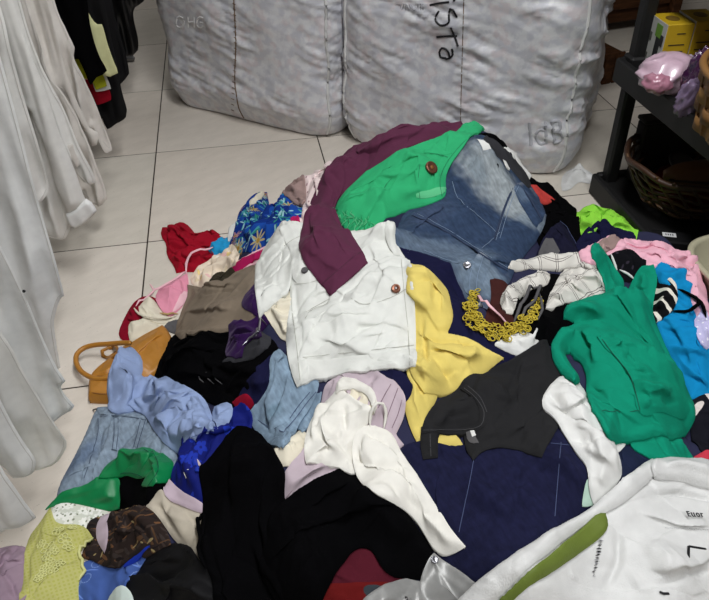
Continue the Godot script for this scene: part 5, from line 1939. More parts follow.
func middle():
	start("navy_camisole", "plain navy camisole deep in the gap beside the pale jeans leg", "camisole")
	pan("", M.navy, [236, 400, 246, 382, 256, 368, 270, 356, 284, 350, 284, 372, 274, 392, 262, 404, 250, 410], {"th": 0.010, "wr": 0.006})
	start("dark_red_sock", "dark red sock deep in the gap above the royal blue lace", "sock")
	pan("", M.wine, [232, 402, 236, 396, 243, 391, 251, 395, 254, 404, 247, 412, 237, 410], {"th": 0.010, "wr": 0.004})
	start("plum_trousers", "plum trousers with one leg hanging over the white denim jacket", "trousers")
	pan("waist", M.plum, [322, 178, 330, 166, 342, 155, 354, 147, 376, 135, 400, 128, 425, 123, 444, 120, 457, 119, 466, 123, 470, 132, 452, 142, 430, 152, 408, 164, 388, 178, 368, 196, 350, 214, 336, 214], {"th": 0.016, "puff": 0.014, "roll": 0.02, "wr": 0.004, "ws": 0.08, "wd": 155, "folds": [[0.008, 0.012, 345, 170, 380, 148, 430, 132], [-0.006, 0.010, 335, 185, 365, 160, 410, 142]]})
	start("green_shorts", "bright green denim shorts with copper button and frayed hem over plum trousers", "shorts")
	pan("leg", M.green, [333, 211, 338, 200, 350, 186, 366, 172, 386, 159, 406, 148, 424, 141, 442, 136, 456, 130, 470, 124, 480, 121, 485, 124, 482, 131, 474, 134, 466, 143, 456, 156, 448, 168, 445, 180, 447, 195, 438, 200, 420, 205, 402, 210, 388, 217, 376, 227, 362, 240, 352, 236, 344, 226], {"th": 0.014, "puff": 0.010, "roll": 0.014, "wr": 0.0045, "ws": 0.06, "wd": 150, "folds": [[0.007, 0.010, 350, 200, 385, 182, 420, 172], [-0.006, 0.008, 372, 186, 384, 190, 400, 180], [0.005, 0.008, 400, 200, 425, 190], [-0.005, 0.007, 430, 150, 448, 158]], "dye": [[430, 165, 460, 175, 425, 195, Color(1.1, 1.1, 1.05), 0.5]]})
	pan("under_leg", M.green, [352, 238, 362, 232, 376, 224, 386, 222, 384, 232, 372, 240, 360, 245], {"th": 0.004, "wr": 0.003, "puff": 0.001})
	pan("waistband", M.green, [446, 196, 444, 182, 448, 168, 458, 154, 468, 141, 480, 130, 485, 125, 478, 122, 462, 132, 450, 146, 440, 160, 434, 176, 436, 198], {"th": 0.004, "wr": 0.0015, "puff": 0.001, "rb": 3})
	pan("belt_loop", M.green_pale, [416, 192, 430, 190, 446, 187, 447, 194, 432, 197, 416, 199], {"th": 0.005, "wr": 0.0, "puff": 0.001, "rb": 2, "roll": 0.006})
	pan("pocket_flap", M.green, [424, 148, 436, 148, 452, 153, 446, 156, 434, 153, 424, 152], {"th": 0.004, "wr": 0.001, "puff": 0.001, "rb": 2})
	lines("stitching", M.green_dark, [[384, 188, 392, 178, 404, 172, 416, 168], [420, 164, 418, 182, 420, 198], [442, 196, 440, 180, 446, 164, 458, 148, 472, 134], [424, 153, 436, 154, 448, 157]], 0.001)
	button(431, 168, 0.0165, M.copper, "button", M.tan_dark)
	var fr := RandomNumberGenerator.new()
	fr.seed = 5
	for k in 46:
		var x := fr.randf_range(336, 372)
		var y := 214 + (x - 336) * 0.22 + fr.randf_range(-8, 9)
		cord("fringe", M.green_pale if k % 2 == 0 else M.green, [x, y, x + fr.randf_range(-4, 4), y + fr.randf_range(2, 6), x + fr.randf_range(-8, 4), y + fr.randf_range(5, 11)], 0.0013, {"sides": 4, "lift": 0.003, "step": 4.0})

	start("navy_tee", "navy tee shirt running from under the faded jeans down beside the yellow sweatshirt", "tee shirt")
	pan("", M.navy, [396, 246, 412, 250, 428, 254, 441, 259, 453, 268, 457, 282, 465, 295, 469, 310, 472, 328, 480, 336, 498, 341, 518, 350, 512, 362, 490, 372, 462, 376, 436, 396, 418, 424, 402, 408, 384, 386, 364, 374, 366, 340, 380, 290], {"th": 0.008, "wr": 0.004, "puff": 0.006, "folds": [[0.008, 0.012, 452, 275, 464, 305, 470, 330]]})
	start("yellow_sweatshirt", "yellow sweatshirt with soft folds between white denim jacket and charcoal tank", "sweatshirt")
	pan("sleeve", M.yellow, [404, 404, 412, 396, 414, 384, 404, 371, 418, 360, 430, 372, 440, 392, 434, 404, 428, 420, 440, 436, 456, 434, 464, 444, 464, 453, 446, 458, 436, 458, 424, 452, 412, 432], {"th": 0.012, "wr": 0.006, "wd": 95, "puff": 0.008})
	pan("body", M.yellow, [402, 262, 412, 263, 424, 268, 438, 278, 448, 289, 450, 300, 454, 315, 451, 326, 447, 333, 456, 334, 470, 338, 482, 345, 491, 353, 504, 357, 494, 366, 484, 372, 470, 376, 464, 384, 452, 390, 438, 394, 424, 392, 416, 380, 408, 370, 404, 330, 400, 290], {"th": 0.014, "puff": 0.018, "roll": 0.018, "wr": 0.007, "ws": 0.06, "wd": 60, "folds": [[0.014, 0.012, 432, 282, 444, 300, 446, 320], [-0.012, 0.008, 418, 284, 432, 290, 436, 312], [-0.010, 0.008, 426, 340, 446, 350, 470, 346], [0.012, 0.014, 428, 352, 450, 362, 486, 356], [-0.012, 0.007, 422, 320, 424, 350, 430, 380], [0.010, 0.012, 436, 325, 448, 332, 466, 338], [-0.008, 0.008, 432, 370, 446, 378, 462, 372]]})
	under_jacket()
	# white denim jacket
	start("white_denim_jacket", "white cropped denim jacket with copper button lying open on the heap", "jacket")
	pan("lining", M.cream, [262, 312, 270, 304, 284, 292, 296, 288, 300, 320, 296, 346, 286, 344, 278, 332, 270, 322], {"th": 0.006, "wr": 0.008, "ws": 0.03, "wd": 70, "folds": [[0.010, 0.008, 274, 306, 284, 320, 288, 338]]})
	pan("body", M.white_denim, [280, 232, 284, 224, 300, 222, 330, 226, 366, 232, 384, 226, 392, 222, 397, 230, 394, 240, 401, 250, 411, 262, 414, 290, 416, 330, 416, 358, 416, 366, 416, 366, 398, 368, 370, 370, 340, 373, 318, 378, 304, 385, 298, 386, 298, 386, 292, 372, 287, 352, 286, 330, 290, 306, 290, 288, 286, 268, 280, 250], {"th": 0.014, "puff": 0.014, "roll": 0.012, "wr": 0.0045, "ws": 0.07, "wd": 160, "rb": 10, "folds": [[0.007, 0.012, 306, 304, 335, 296, 352, 304], [0.006, 0.012, 312, 330, 345, 318, 390, 322], [-0.005, 0.010, 330, 308, 360, 312, 396, 300], [0.006, 0.012, 320, 348, 360, 344, 400, 336], [-0.006, 0.008, 294, 262, 296, 300, 300, 350], [0.006, 0.01, 372, 250, 384, 276, 402, 292]]})
	pan("hem_band", M.white_denim, [297, 362, 310, 360, 335, 358, 370, 354, 400, 350, 416, 349, 416, 366, 398, 368, 370, 370, 340, 373, 318, 378, 303, 384, 297, 374], {"th": 0.005, "wr": 0.001, "puff": 0.002, "rb": 3, "roll": 0.008})
	pan("side_panel", M.white_denim, [286, 344, 292, 334, 298, 344, 300, 362, 302, 384, 297, 387, 291, 372], {"th": 0.005, "wr": 0.002, "puff": 0.002, "rb": 3})
	pan("sleeve_flap", M.white_denim, [276, 228, 286, 222, 294, 226, 297, 242, 294, 262, 291, 280, 289, 291, 277, 301, 266, 310, 259, 317, 257, 302, 254, 284, 256, 264, 262, 250, 270, 240], {"th": 0.016, "puff": 0.014, "roll": 0.014, "wr": 0.004, "wd": 120, "folds": [[-0.006, 0.008, 262, 300, 272, 290, 284, 284]]})
	pan("pocket_flap", M.white_denim, [279, 230, 292, 224, 298, 224, 302, 246, 300, 268, 296, 282, 291, 280, 292, 262, 288, 244], {"th": 0.004, "wr": 0.001, "puff": 0.001, "rb": 3})
	pan("collar", M.white_denim, [384, 232, 386, 223, 392, 220, 397, 226, 394, 236, 397, 246, 400, 254, 394, 254, 388, 244], {"th": 0.010, "wr": 0.002, "puff": 0.008, "rb": 3, "folds": [[0.008, 0.006, 390, 222, 390, 236, 396, 250]]})
	lines("stitching", M.stitch_white, [[401, 256, 404, 290, 408, 330, 410, 366], [291, 286, 292, 310, 296, 340, 300, 380], [294, 284, 308, 283, 324, 278], [298, 358, 335, 354, 372, 350, 414, 345], [345, 294, 362, 304, 378, 302, 394, 296, 408, 288], [336, 296, 320, 304, 306, 312], [284, 246, 292, 240, 300, 236], [266, 312, 278, 304, 289, 294], [305, 318, 312, 310, 326, 304, 334, 296]], 0.001)
	button(396, 289, 0.0092, M.copper, "button", M.steel)
	button(305, 271, 0.0075, M.grey, "button")
	lines("buttonhole", M.marker, [[261, 296, 263, 292, 265, 290]], 0.0012)
	# the plum leg that comes down over the jacket
	cur = get_node("plum_trousers")
	placed = true
	seed_n += 1
	pan("leg", M.plum, [298, 250, 299, 238, 305, 216, 313, 195, 321, 178, 330, 166, 342, 160, 346, 172, 344, 186, 338, 198, 333, 210, 340, 221, 350, 232, 358, 243, 368, 262, 368, 262, 351, 276, 331, 295, 331, 295, 320, 282, 308, 268], {"th": 0.014, "puff": 0.012, "roll": 0.014, "wr": 0.003, "ws": 0.09, "wd": 70, "rb": 9, "folds": [[0.007, 0.014, 312, 210, 316, 235, 326, 262], [-0.006, 0.008, 326, 178, 334, 196, 330, 210], [0.006, 0.012, 330, 226, 342, 246, 350, 264]]})
	pan("hem", M.plum, [322, 284, 338, 270, 352, 258, 362, 251, 368, 262, 351, 276, 331, 295], {"th": 0.0035, "wr": 0.0005, "puff": 0.0, "rb": 2})
	lines("stitching", M.stitch_plum, [[322, 284, 338, 270, 352, 258, 362, 251]], 0.001)

	# brown knit, plaid shirt and crochet collar at the foot of the faded jeans
	start("brown_camisole", "dark brown camisole with pale strap between faded jeans and plaid shirt", "camisole")
	pan("body", M.brown, [484, 324, 486, 315, 490, 304, 492, 292, 490, 279, 497, 277, 508, 284, 516, 296, 520, 312, 516, 326, 500, 330], {"th": 0.010, "wr": 0.005})
	cord("strap", M.pink_pale, [474, 300, 482, 305, 492, 314, 500, 320, 508, 324], 0.0035, {"flat": 0.5, "lift": 0.014})
	start("white_lining_cloth", "white cloth lump under the gold crochet collar", "cloth")
	pan("", M.white_cotton, [494, 344, 506, 336, 522, 332, 536, 328, 542, 336, 540, 348, 526, 354, 512, 354], {"th": 0.012, "wr": 0.006, "puff": 0.01})
	start("plaid_shirt", "white shirt with black crossed lines, rolled up beside the emerald dress", "shirt")
	pan("inside", M.black, [508, 300, 516, 286, 530, 276, 550, 272, 566, 276, 580, 292, 576, 320, 560, 340, 540, 344, 526, 330, 512, 318], {"th": 0.006, "wr": 0.006})
	pan("crumpled_sleeve", M.plaid, [498, 304, 503, 292, 513, 281, 526, 276, 540, 272, 550, 274, 550, 284, 540, 286, 528, 288, 518, 298, 513, 314, 506, 313], {"th": 0.012, "puff": 0.012, "wr": 0.012, "ws": 0.035, "an": 1.8, "wd": 110, "uvs": 0.16})
	pan("body", M.plaid, [546, 307, 548, 296, 556, 284, 560, 272, 570, 262, 586, 258, 598, 264, 606, 278, 608, 292, 600, 298, 584, 300, 566, 302, 554, 308], {"th": 0.016, "puff": 0.022, "roll": 0.02, "wr": 0.008, "ws": 0.045, "wd": 40, "uvs": 0.17, "uvr": 30, "folds": [[0.012, 0.010, 560, 292, 564, 278, 572, 266], [-0.010, 0.008, 574, 296, 580, 280, 590, 268]]})
	pan("yoke", M.plaid, [508, 267, 508, 262, 516, 259, 530, 257, 548, 254, 564, 253, 580, 253, 594, 258, 602, 266, 596, 270, 580, 266, 562, 266, 546, 268, 530, 267, 516, 271], {"th": 0.014, "puff": 0.012, "roll": 0.014, "wr": 0.004, "wd": 175, "uvs": 0.17, "uvr": -10})
	cord("tie", M.grey, [514, 322, 520, 310, 528, 299, 536, 293, 540, 296, 534, 305, 525, 311, 521, 322], 0.0035, {"flat": 0.6, "lift": 0.016})
	cord("tie", M.grey, [526, 318, 532, 308, 536, 304, 542, 312, 538, 320], 0.003, {"flat": 0.6, "lift": 0.01})
	crochet()
	skirt_under_tank()
	start("charcoal_tank", "charcoal tank top with stitched neckline and white care tag over yellow sweatshirt", "tank top")
	pan("body", M.charcoal, [423, 459, 423, 459, 420, 446, 421, 430, 428, 412, 436, 401, 448, 394, 460, 387, 463, 378, 475, 374, 490, 370, 506, 362, 520, 353, 535, 345, 547, 339, 551, 350, 557, 362, 566, 373, 568, 390, 566, 408, 560, 424, 554, 436, 549, 442, 542, 457, 542, 457, 528, 452, 510, 448, 492, 446, 482, 452, 473, 460, 473, 460, 466, 450, 464, 438, 464, 430, 450, 430, 438, 431, 438, 431, 438, 457, 438, 457], {"th": 0.010, "puff": 0.010, "roll": 0.010, "wr": 0.004, "ws": 0.08, "wd": 130, "folds": [[0.008, 0.010, 430, 412, 450, 402, 470, 402], [-0.010, 0.010, 440, 418, 460, 418, 476, 412], [-0.006, 0.008, 486, 432, 510, 408, 534, 380], [0.006, 0.012, 500, 440, 530, 420, 550, 395], [-0.005, 0.008, 500, 372, 525, 376, 548, 366]]})
	pan("neck_band", M.charcoal, [460, 388, 466, 384, 478, 392, 486, 404, 489, 418, 484, 429, 466, 433, 444, 433, 421, 434, 421, 427, 440, 427, 462, 427, 477, 424, 481, 416, 478, 404, 470, 394], {"th": 0.005, "wr": 0.001, "puff": 0.001, "rb": 3, "roll": 0.007})
	lines("stitching", M.stitch_charcoal, [[464, 388, 476, 398, 484, 412, 481, 425, 464, 430, 440, 430, 423, 430], [468, 386, 480, 397, 487, 412], [430, 434, 431, 456]], 0.001)
	pan("care_tag", M.grey, [466, 432, 472, 430, 476, 436, 479, 443, 468, 444], {"th": 0.003, "wr": 0.001, "puff": 0, "rb": 2, "roll": 0.004})
	pan("white_tag", M.white_cotton, [470, 431, 474, 430, 476, 435, 472, 437], {"th": 0.003, "wr": 0, "puff": 0, "rb": 2, "roll": 0.003})

func crochet():
	start("crochet_collar", "gold crochet lace collar lying in a curve over the brown camisole", "collar")
	var path := smooth_px([476, 294, 471, 303, 470, 314, 476, 325, 486, 331, 500, 334, 514, 331, 524, 324, 532, 314, 538, 304], false, 2.4)
	var g := RandomNumberGenerator.new()
	g.seed = 3
	var c0 := cast(500, 334, 0.0)
	base_at(c0)
	for q in path.size():
		var wdt := 4.0 + 3.0 * sin(PI * q / path.size())
		for k in 4:
			var p := path[q] + Vector2(g.randf_range(-wdt, wdt), g.randf_range(-wdt, wdt))
			var c := cast(p.x, p.y, 0.004) + Vector3(0, g.randf_range(0.0, 0.008), 0)
			var pts := PackedVector3Array()
			var ax := Vector3(g.randfn(), g.randfn() * 0.4, g.randfn()).normalized()
			var bx := ax.cross(Vector3(g.randfn() * 0.4, 1, g.randfn() * 0.4)).normalized()
			var r := g.randf_range(0.0035, 0.0065)
			for t in 9:
				pts.append(c + (ax * cos(TAU * t / 9.0) + bx * sin(TAU * t / 9.0)) * r - cur.position)
			part_mesh("crochet_loop", tube_mesh(pts, 0.0012, true, 5), M.gold_yarn)

func front_left():
	start("light_jeans", "light blue jeans lying waist up on the tiles beside the white shirts", "jeans")
	pan("body", M.denim_light, [94, 411, 97, 408, 112, 407, 130, 409, 147, 411, 156, 420, 168, 436, 178, 456, 172, 474, 140, 486, 100, 494, 84, 492, 70, 498, 56, 496, 60, 482, 71, 462, 82, 440, 88, 427], {"th": 0.022, "puff": 0.018, "roll": 0.02, "wr": 0.006, "ws": 0.07, "wd": 110, "folds": [[0.008, 0.012, 92, 430, 84, 455, 72, 480], [-0.006, 0.010, 104, 425, 100, 455, 92, 480], [0.006, 0.012, 126, 420, 124, 450]], "dye": [[78, 468, 92, 440, 66, 460, Color(0.52, 0.58, 0.72), 0.8]]})
	pan("waistband", M.denim_light, [96, 408, 112, 406, 130, 408, 148, 411, 148, 419, 130, 416, 112, 415, 99, 417], {"th": 0.005, "wr": 0.001, "puff": 0.002, "rb": 3})
	pan("belt_loop", M.denim_light, [113, 418, 119, 418, 119, 434, 117, 450, 112, 450, 113, 434], {"th": 0.004, "wr": 0.001, "puff": 0.001, "rb": 2, "roll": 0.006})
	pan("belt_loop", M.denim_light, [139, 418, 147, 419, 142, 434, 137, 448, 132, 448, 135, 434], {"th": 0.004, "wr": 0.001, "puff": 0.001, "rb": 2, "roll": 0.006})
	lines("stitching", M.stitch_dark, [[114, 418, 114, 435, 112, 450], [118, 418, 118, 435, 116, 450], [141, 418, 137, 434, 133, 448], [146, 419, 141, 434, 137, 448], [98, 418, 98, 432, 92, 455, 84, 478], [100, 416, 120, 416, 146, 420]], 0.0011)
	cord("corner_label", M.marker, [93, 410, 96, 409], 0.005)
	start("black_leggings", "black leggings seen in the hollow of the green satin blouse", "leggings")
	pan("", M.black, [112, 478, 124, 470, 142, 472, 162, 480, 170, 488, 162, 500, 148, 510, 130, 514, 112, 512], {"th": 0.008, "wr": 0.006})
	start("green_satin_blouse", "green satin blouse twisted over the light blue jeans", "blouse")
	pan("body", M.satin_green, [45, 509, 52, 500, 62, 492, 75, 488, 90, 482, 99, 476, 108, 477, 119, 475, 120, 490, 119, 507, 108, 510, 95, 508, 80, 504, 62, 503, 50, 506], {"th": 0.010, "puff": 0.012, "wr": 0.006, "ws": 0.06, "wd": 160, "folds": [[0.008, 0.012, 58, 500, 85, 492, 112, 488]]})
	pan("sleeve", M.satin_green, [98, 477, 104, 466, 118, 456, 134, 448, 146, 447, 158, 452, 172, 458, 176, 463, 171, 474, 166, 482, 158, 484, 147, 489, 141, 485, 148, 475, 138, 478, 128, 474, 118, 475, 108, 477], {"th": 0.014, "puff": 0.020, "roll": 0.016, "wr": 0.007, "ws": 0.05, "wd": 150, "folds": [[0.014, 0.010, 106, 468, 128, 458, 150, 456], [-0.010, 0.008, 118, 470, 136, 464, 152, 462], [0.010, 0.010, 150, 456, 160, 466, 158, 480]]})
	lines("piping", M.emerald_dark, [[120, 474, 130, 473, 142, 477], [144, 449, 156, 458, 158, 470, 147, 487]], 0.0012)
	start("royal_blue_lace_top", "royal blue lace top with small rings next to the light blue blouse", "top")
	pan("body", M.royal, [169, 480, 172, 469, 177, 460, 180, 450, 178, 444, 190, 436, 206, 430, 220, 420, 230, 410, 240, 402, 250, 407, 254, 420, 246, 436, 232, 452, 216, 464, 206, 476, 206, 492, 204, 504, 194, 502, 182, 494, 174, 487], {"th": 0.012, "puff": 0.014, "wr": 0.010, "ws": 0.04, "wd": 130, "folds": [[0.010, 0.010, 180, 458, 192, 470, 194, 490], [0.010, 0.010, 196, 452, 218, 440, 236, 420]]})
	cord("ring", M.white_cotton, [186, 478, 185, 474, 188, 471, 193, 471], 0.0022, {"lift": 0.004})
	pan("bow", M.royal_plain, [192, 462, 198, 458, 201, 464, 200, 472, 196, 474], {"th": 0.006, "wr": 0.003, "puff": 0.004})
	pan("bow_lining", M.lilac, [197, 459, 201, 460, 202, 467, 199, 468], {"th": 0.004, "wr": 0.001, "puff": 0.001})
	start("light_blue_blouse", "light blue jersey blouse with a loose collar across the tan handbag", "blouse")
	pan("sleeve", M.sky_blouse, [106, 410, 108, 398, 106, 384, 109, 370, 115, 357, 122, 350, 130, 346, 138, 350, 143, 360, 145, 368, 141, 375, 148, 380, 148, 396, 138, 408, 122, 412], {"th": 0.020, "puff": 0.024, "roll": 0.02, "wr": 0.010, "ws": 0.045, "wd": 100, "folds": [[0.012, 0.010, 130, 352, 124, 366, 116, 384], [-0.010, 0.007, 128, 350, 132, 358], [0.012, 0.010, 142, 364, 132, 372, 120, 376], [-0.012, 0.008, 118, 384, 130, 382, 140, 376]]})
	pan("body", M.sky_blouse, [128, 404, 132, 390, 140, 379, 150, 374, 159, 374, 169, 380, 181, 384, 192, 389, 201, 394, 208, 402, 211, 414, 216, 424, 214, 432, 200, 438, 190, 441, 180, 447, 175, 450, 167, 446, 158, 437, 151, 426, 146, 414], {"th": 0.016, "puff": 0.024, "roll": 0.018, "wr": 0.010, "ws": 0.05, "wd": 35, "folds": [[0.014, 0.010, 138, 388, 155, 386, 168, 396], [-0.010, 0.008, 146, 398, 160, 400, 172, 408], [0.012, 0.011, 158, 408, 174, 396, 194, 394], [-0.008, 0.007, 176, 404, 190, 402, 202, 406], [0.008, 0.010, 170, 432, 180, 420, 190, 414]]})
	pan("placket", M.sky_blouse, [190, 396, 198, 396, 204, 408, 210, 420, 216, 428, 206, 434, 194, 438, 192, 424, 192, 410], {"th": 0.007, "wr": 0.002, "puff": 0.003, "rb": 3})
	lines("stitching", M.sky_line, [[192, 437, 204, 433, 215, 428], [178, 440, 186, 436], [180, 434, 179, 441]], 0.0012)
	pan("collar", M.sky_blouse, [210, 416, 214, 406, 222, 402, 233, 402, 233, 415, 226, 426, 218, 430, 213, 424], {"th": 0.008, "puff": 0.014, "wr": 0.004, "folds": [[-0.012, 0.007, 214, 414, 222, 416, 228, 408]]})

	# pale trousers, black things and patterned scarf nearer the front
	start("beige_trousers", "beige trousers with a pale lilac band between the brown scarf and black trousers", "trousers")
	pan("leg", M.beige, [146, 508, 154, 496, 162, 491, 167, 497, 180, 503, 194, 509, 206, 513, 206, 530, 206, 550, 212, 566, 206, 572, 196, 562, 186, 548, 176, 542, 166, 528, 156, 514], {"th": 0.012, "puff": 0.012, "wr": 0.005, "wd": 60, "folds": [[0.010, 0.010, 160, 500, 176, 512, 190, 530], [-0.008, 0.007, 156, 506, 172, 510]]})
	pan("band", M.pale_mauve, [162, 492, 169, 478, 175, 485, 184, 493, 196, 499, 208, 505, 208, 513, 200, 513, 188, 508, 174, 502, 165, 498], {"th": 0.010, "puff": 0.008, "wr": 0.002, "folds": [[-0.006, 0.006, 170, 492, 184, 501, 198, 507]]})
	pan("strip", M.cream, [204, 552, 210, 556, 218, 574, 224, 586, 216, 587, 210, 574], {"th": 0.006, "wr": 0.001, "puff": 0.002})
	start("mauve_jersey", "mauve jersey folded on the tiles below the hanging white shirts", "jersey")
	pan("", M.mauve, [-14, 552, 0, 548, 12, 545, 24, 545, 34, 552, 36, 580, 34, 616, -14, 616], {"th": 0.016, "puff": 0.02, "wr": 0.009, "wd": 120, "folds": [[0.012, 0.012, 4, 566, 16, 560, 28, 560], [-0.010, 0.010, 8, 575, 14, 590, 18, 605]]})
	start("white_lace_top", "white lace top peeking out between green satin and yellow lace", "top")
	pan("", M.white_lace, [44, 526, 50, 508, 56, 503, 66, 502, 80, 504, 95, 508, 108, 511, 104, 522, 90, 530, 70, 532, 54, 532], {"th": 0.010, "puff": 0.010, "wr": 0.004, "uvs": 0.16})
	start("black_satin_skirt", "black satin skirt heaped below the brown leaf print scarf", "skirt")
	pan("", M.black_soft, [118, 592, 124, 580, 136, 570, 142, 558, 158, 548, 174, 541, 188, 543, 196, 556, 206, 568, 220, 580, 234, 594, 234, 616, 118, 616], {"th": 0.014, "puff": 0.016, "wr": 0.009, "ws": 0.06, "wd": 35, "folds": [[0.012, 0.012, 140, 572, 165, 558, 190, 560], [-0.010, 0.010, 150, 590, 176, 580, 200, 584]]})
	start("blue_lace_top", "cornflower blue lace top under the brown leaf print scarf", "top")
	pan("", M.blue_lace, [76, 572, 84, 560, 96, 558, 112, 560, 126, 554, 140, 546, 150, 550, 144, 562, 136, 572, 126, 586, 120, 616, 76, 616], {"th": 0.010, "puff": 0.010, "wr": 0.006, "uvs": 0.2})
	start("pale_mint_cloth", "pale mint white cloth corner in front of the blue lace top", "cloth")
	pan("", fab(Color(0.78, 0.83, 0.80)), [104, 608, 112, 592, 120, 583, 128, 586, 133, 596, 134, 612], {"th": 0.012, "wr": 0.003, "puff": 0.01})
	start("brown_scarf", "brown leaf print scarf tied with a pale lilac strip", "scarf")
	pan("fold", M.leaf_print, [82, 552, 88, 542, 84, 530, 90, 520, 99, 515, 106, 516, 106, 540, 100, 556, 90, 558], {"th": 0.012, "wr": 0.005, "puff": 0.008})
	pan("body", M.leaf_print, [80, 556, 88, 548, 98, 538, 103, 524, 108, 512, 120, 507, 140, 506, 152, 510, 160, 519, 168, 531, 171, 544, 162, 548, 152, 552, 144, 558, 139, 552, 130, 558, 124, 563, 115, 569, 107, 567, 98, 562, 90, 558], {"th": 0.014, "puff": 0.018, "wr": 0.010, "ws": 0.05, "wd": 140, "uvs": 0.18, "folds": [[0.012, 0.010, 108, 560, 124, 540, 140, 526], [0.012, 0.012, 124, 514, 144, 520, 156, 536], [-0.010, 0.008, 112, 530, 128, 528, 146, 540]]})
	pan("lilac_strip", M.pale_mauve, [95, 534, 97, 522, 103, 514, 110, 511, 116, 512, 109, 518, 107, 528, 109, 540, 104, 552, 98, 543], {"th": 0.008, "wr": 0.003, "puff": 0.006})
	pan("blue_edge", M.royal_plain, [122, 567, 128, 560, 140, 552, 150, 545, 148, 550, 138, 559, 128, 568], {"th": 0.006, "wr": 0.002, "puff": 0.003})
	start("yellow_lace_top", "yellow lace top with embroidered flowers and scalloped edge", "top")
	pan("body", M.yellow_lace, [25, 552, 27, 538, 34, 530, 42, 519, 50, 507, 54, 514, 54, 523, 66, 525, 80, 523, 88, 529, 93, 538, 90, 541, 86, 542, 85, 546, 81, 547, 79, 552, 80, 557, 83, 561, 82, 566, 85, 571, 81, 576, 79, 580, 78, 590, 78, 616, 22, 616, 23, 580], {"th": 0.010, "puff": 0.018, "wr": 0.006, "ws": 0.07, "wd": 115, "uvs": 0.22, "folds": [[0.008, 0.012, 40, 530, 60, 536, 82, 534], [-0.006, 0.008, 56, 600, 66, 586, 78, 578], [0.008, 0.012, 34, 545, 36, 575, 34, 605]]})
	var fl := [[46, 556], [50, 562], [44, 568], [42, 574], [53, 570], [38, 578], [41, 544], [54, 550], [64, 539], [58, 530], [72, 527], [68, 546], [48, 548], [60, 563]]
	for f in fl:
		flower_embroidery(f[0], f[1], 3.4 if f[0] != 64 else 4.4)
	cord("scallop_edge", M.yellow_yarn, [93, 538, 90, 541, 86, 542, 85, 546, 81, 547, 79, 552, 80, 557, 83, 561, 82, 566, 85, 571, 81, 576, 79, 580], 0.0032, {"off": 0.9})

func flower_embroidery(x: float, y: float, r: float):
	var c := cast(x, y, 0.0015)
	var q := cast(x + r, y, 0.0015)
	var rr := c.distance_to(q)
	for k in 5:
		var t := TAU * k / 5.0 + x
		var m := Vector3(cos(t), 0, sin(t)) * rr * 0.85
		var pts := PackedVector3Array()
		for s in 8:
			var p := c + m + Vector3(cos(TAU * s / 8.0), 0, sin(TAU * s / 8.0)) * rr * 0.5
			p.y = hh(p.x, p.z) + 0.001
			pts.append(p - cur.position)
		part_mesh("embroidered_petal", tube_mesh(pts, 0.0013, true, 5), M.yellow_yarn)

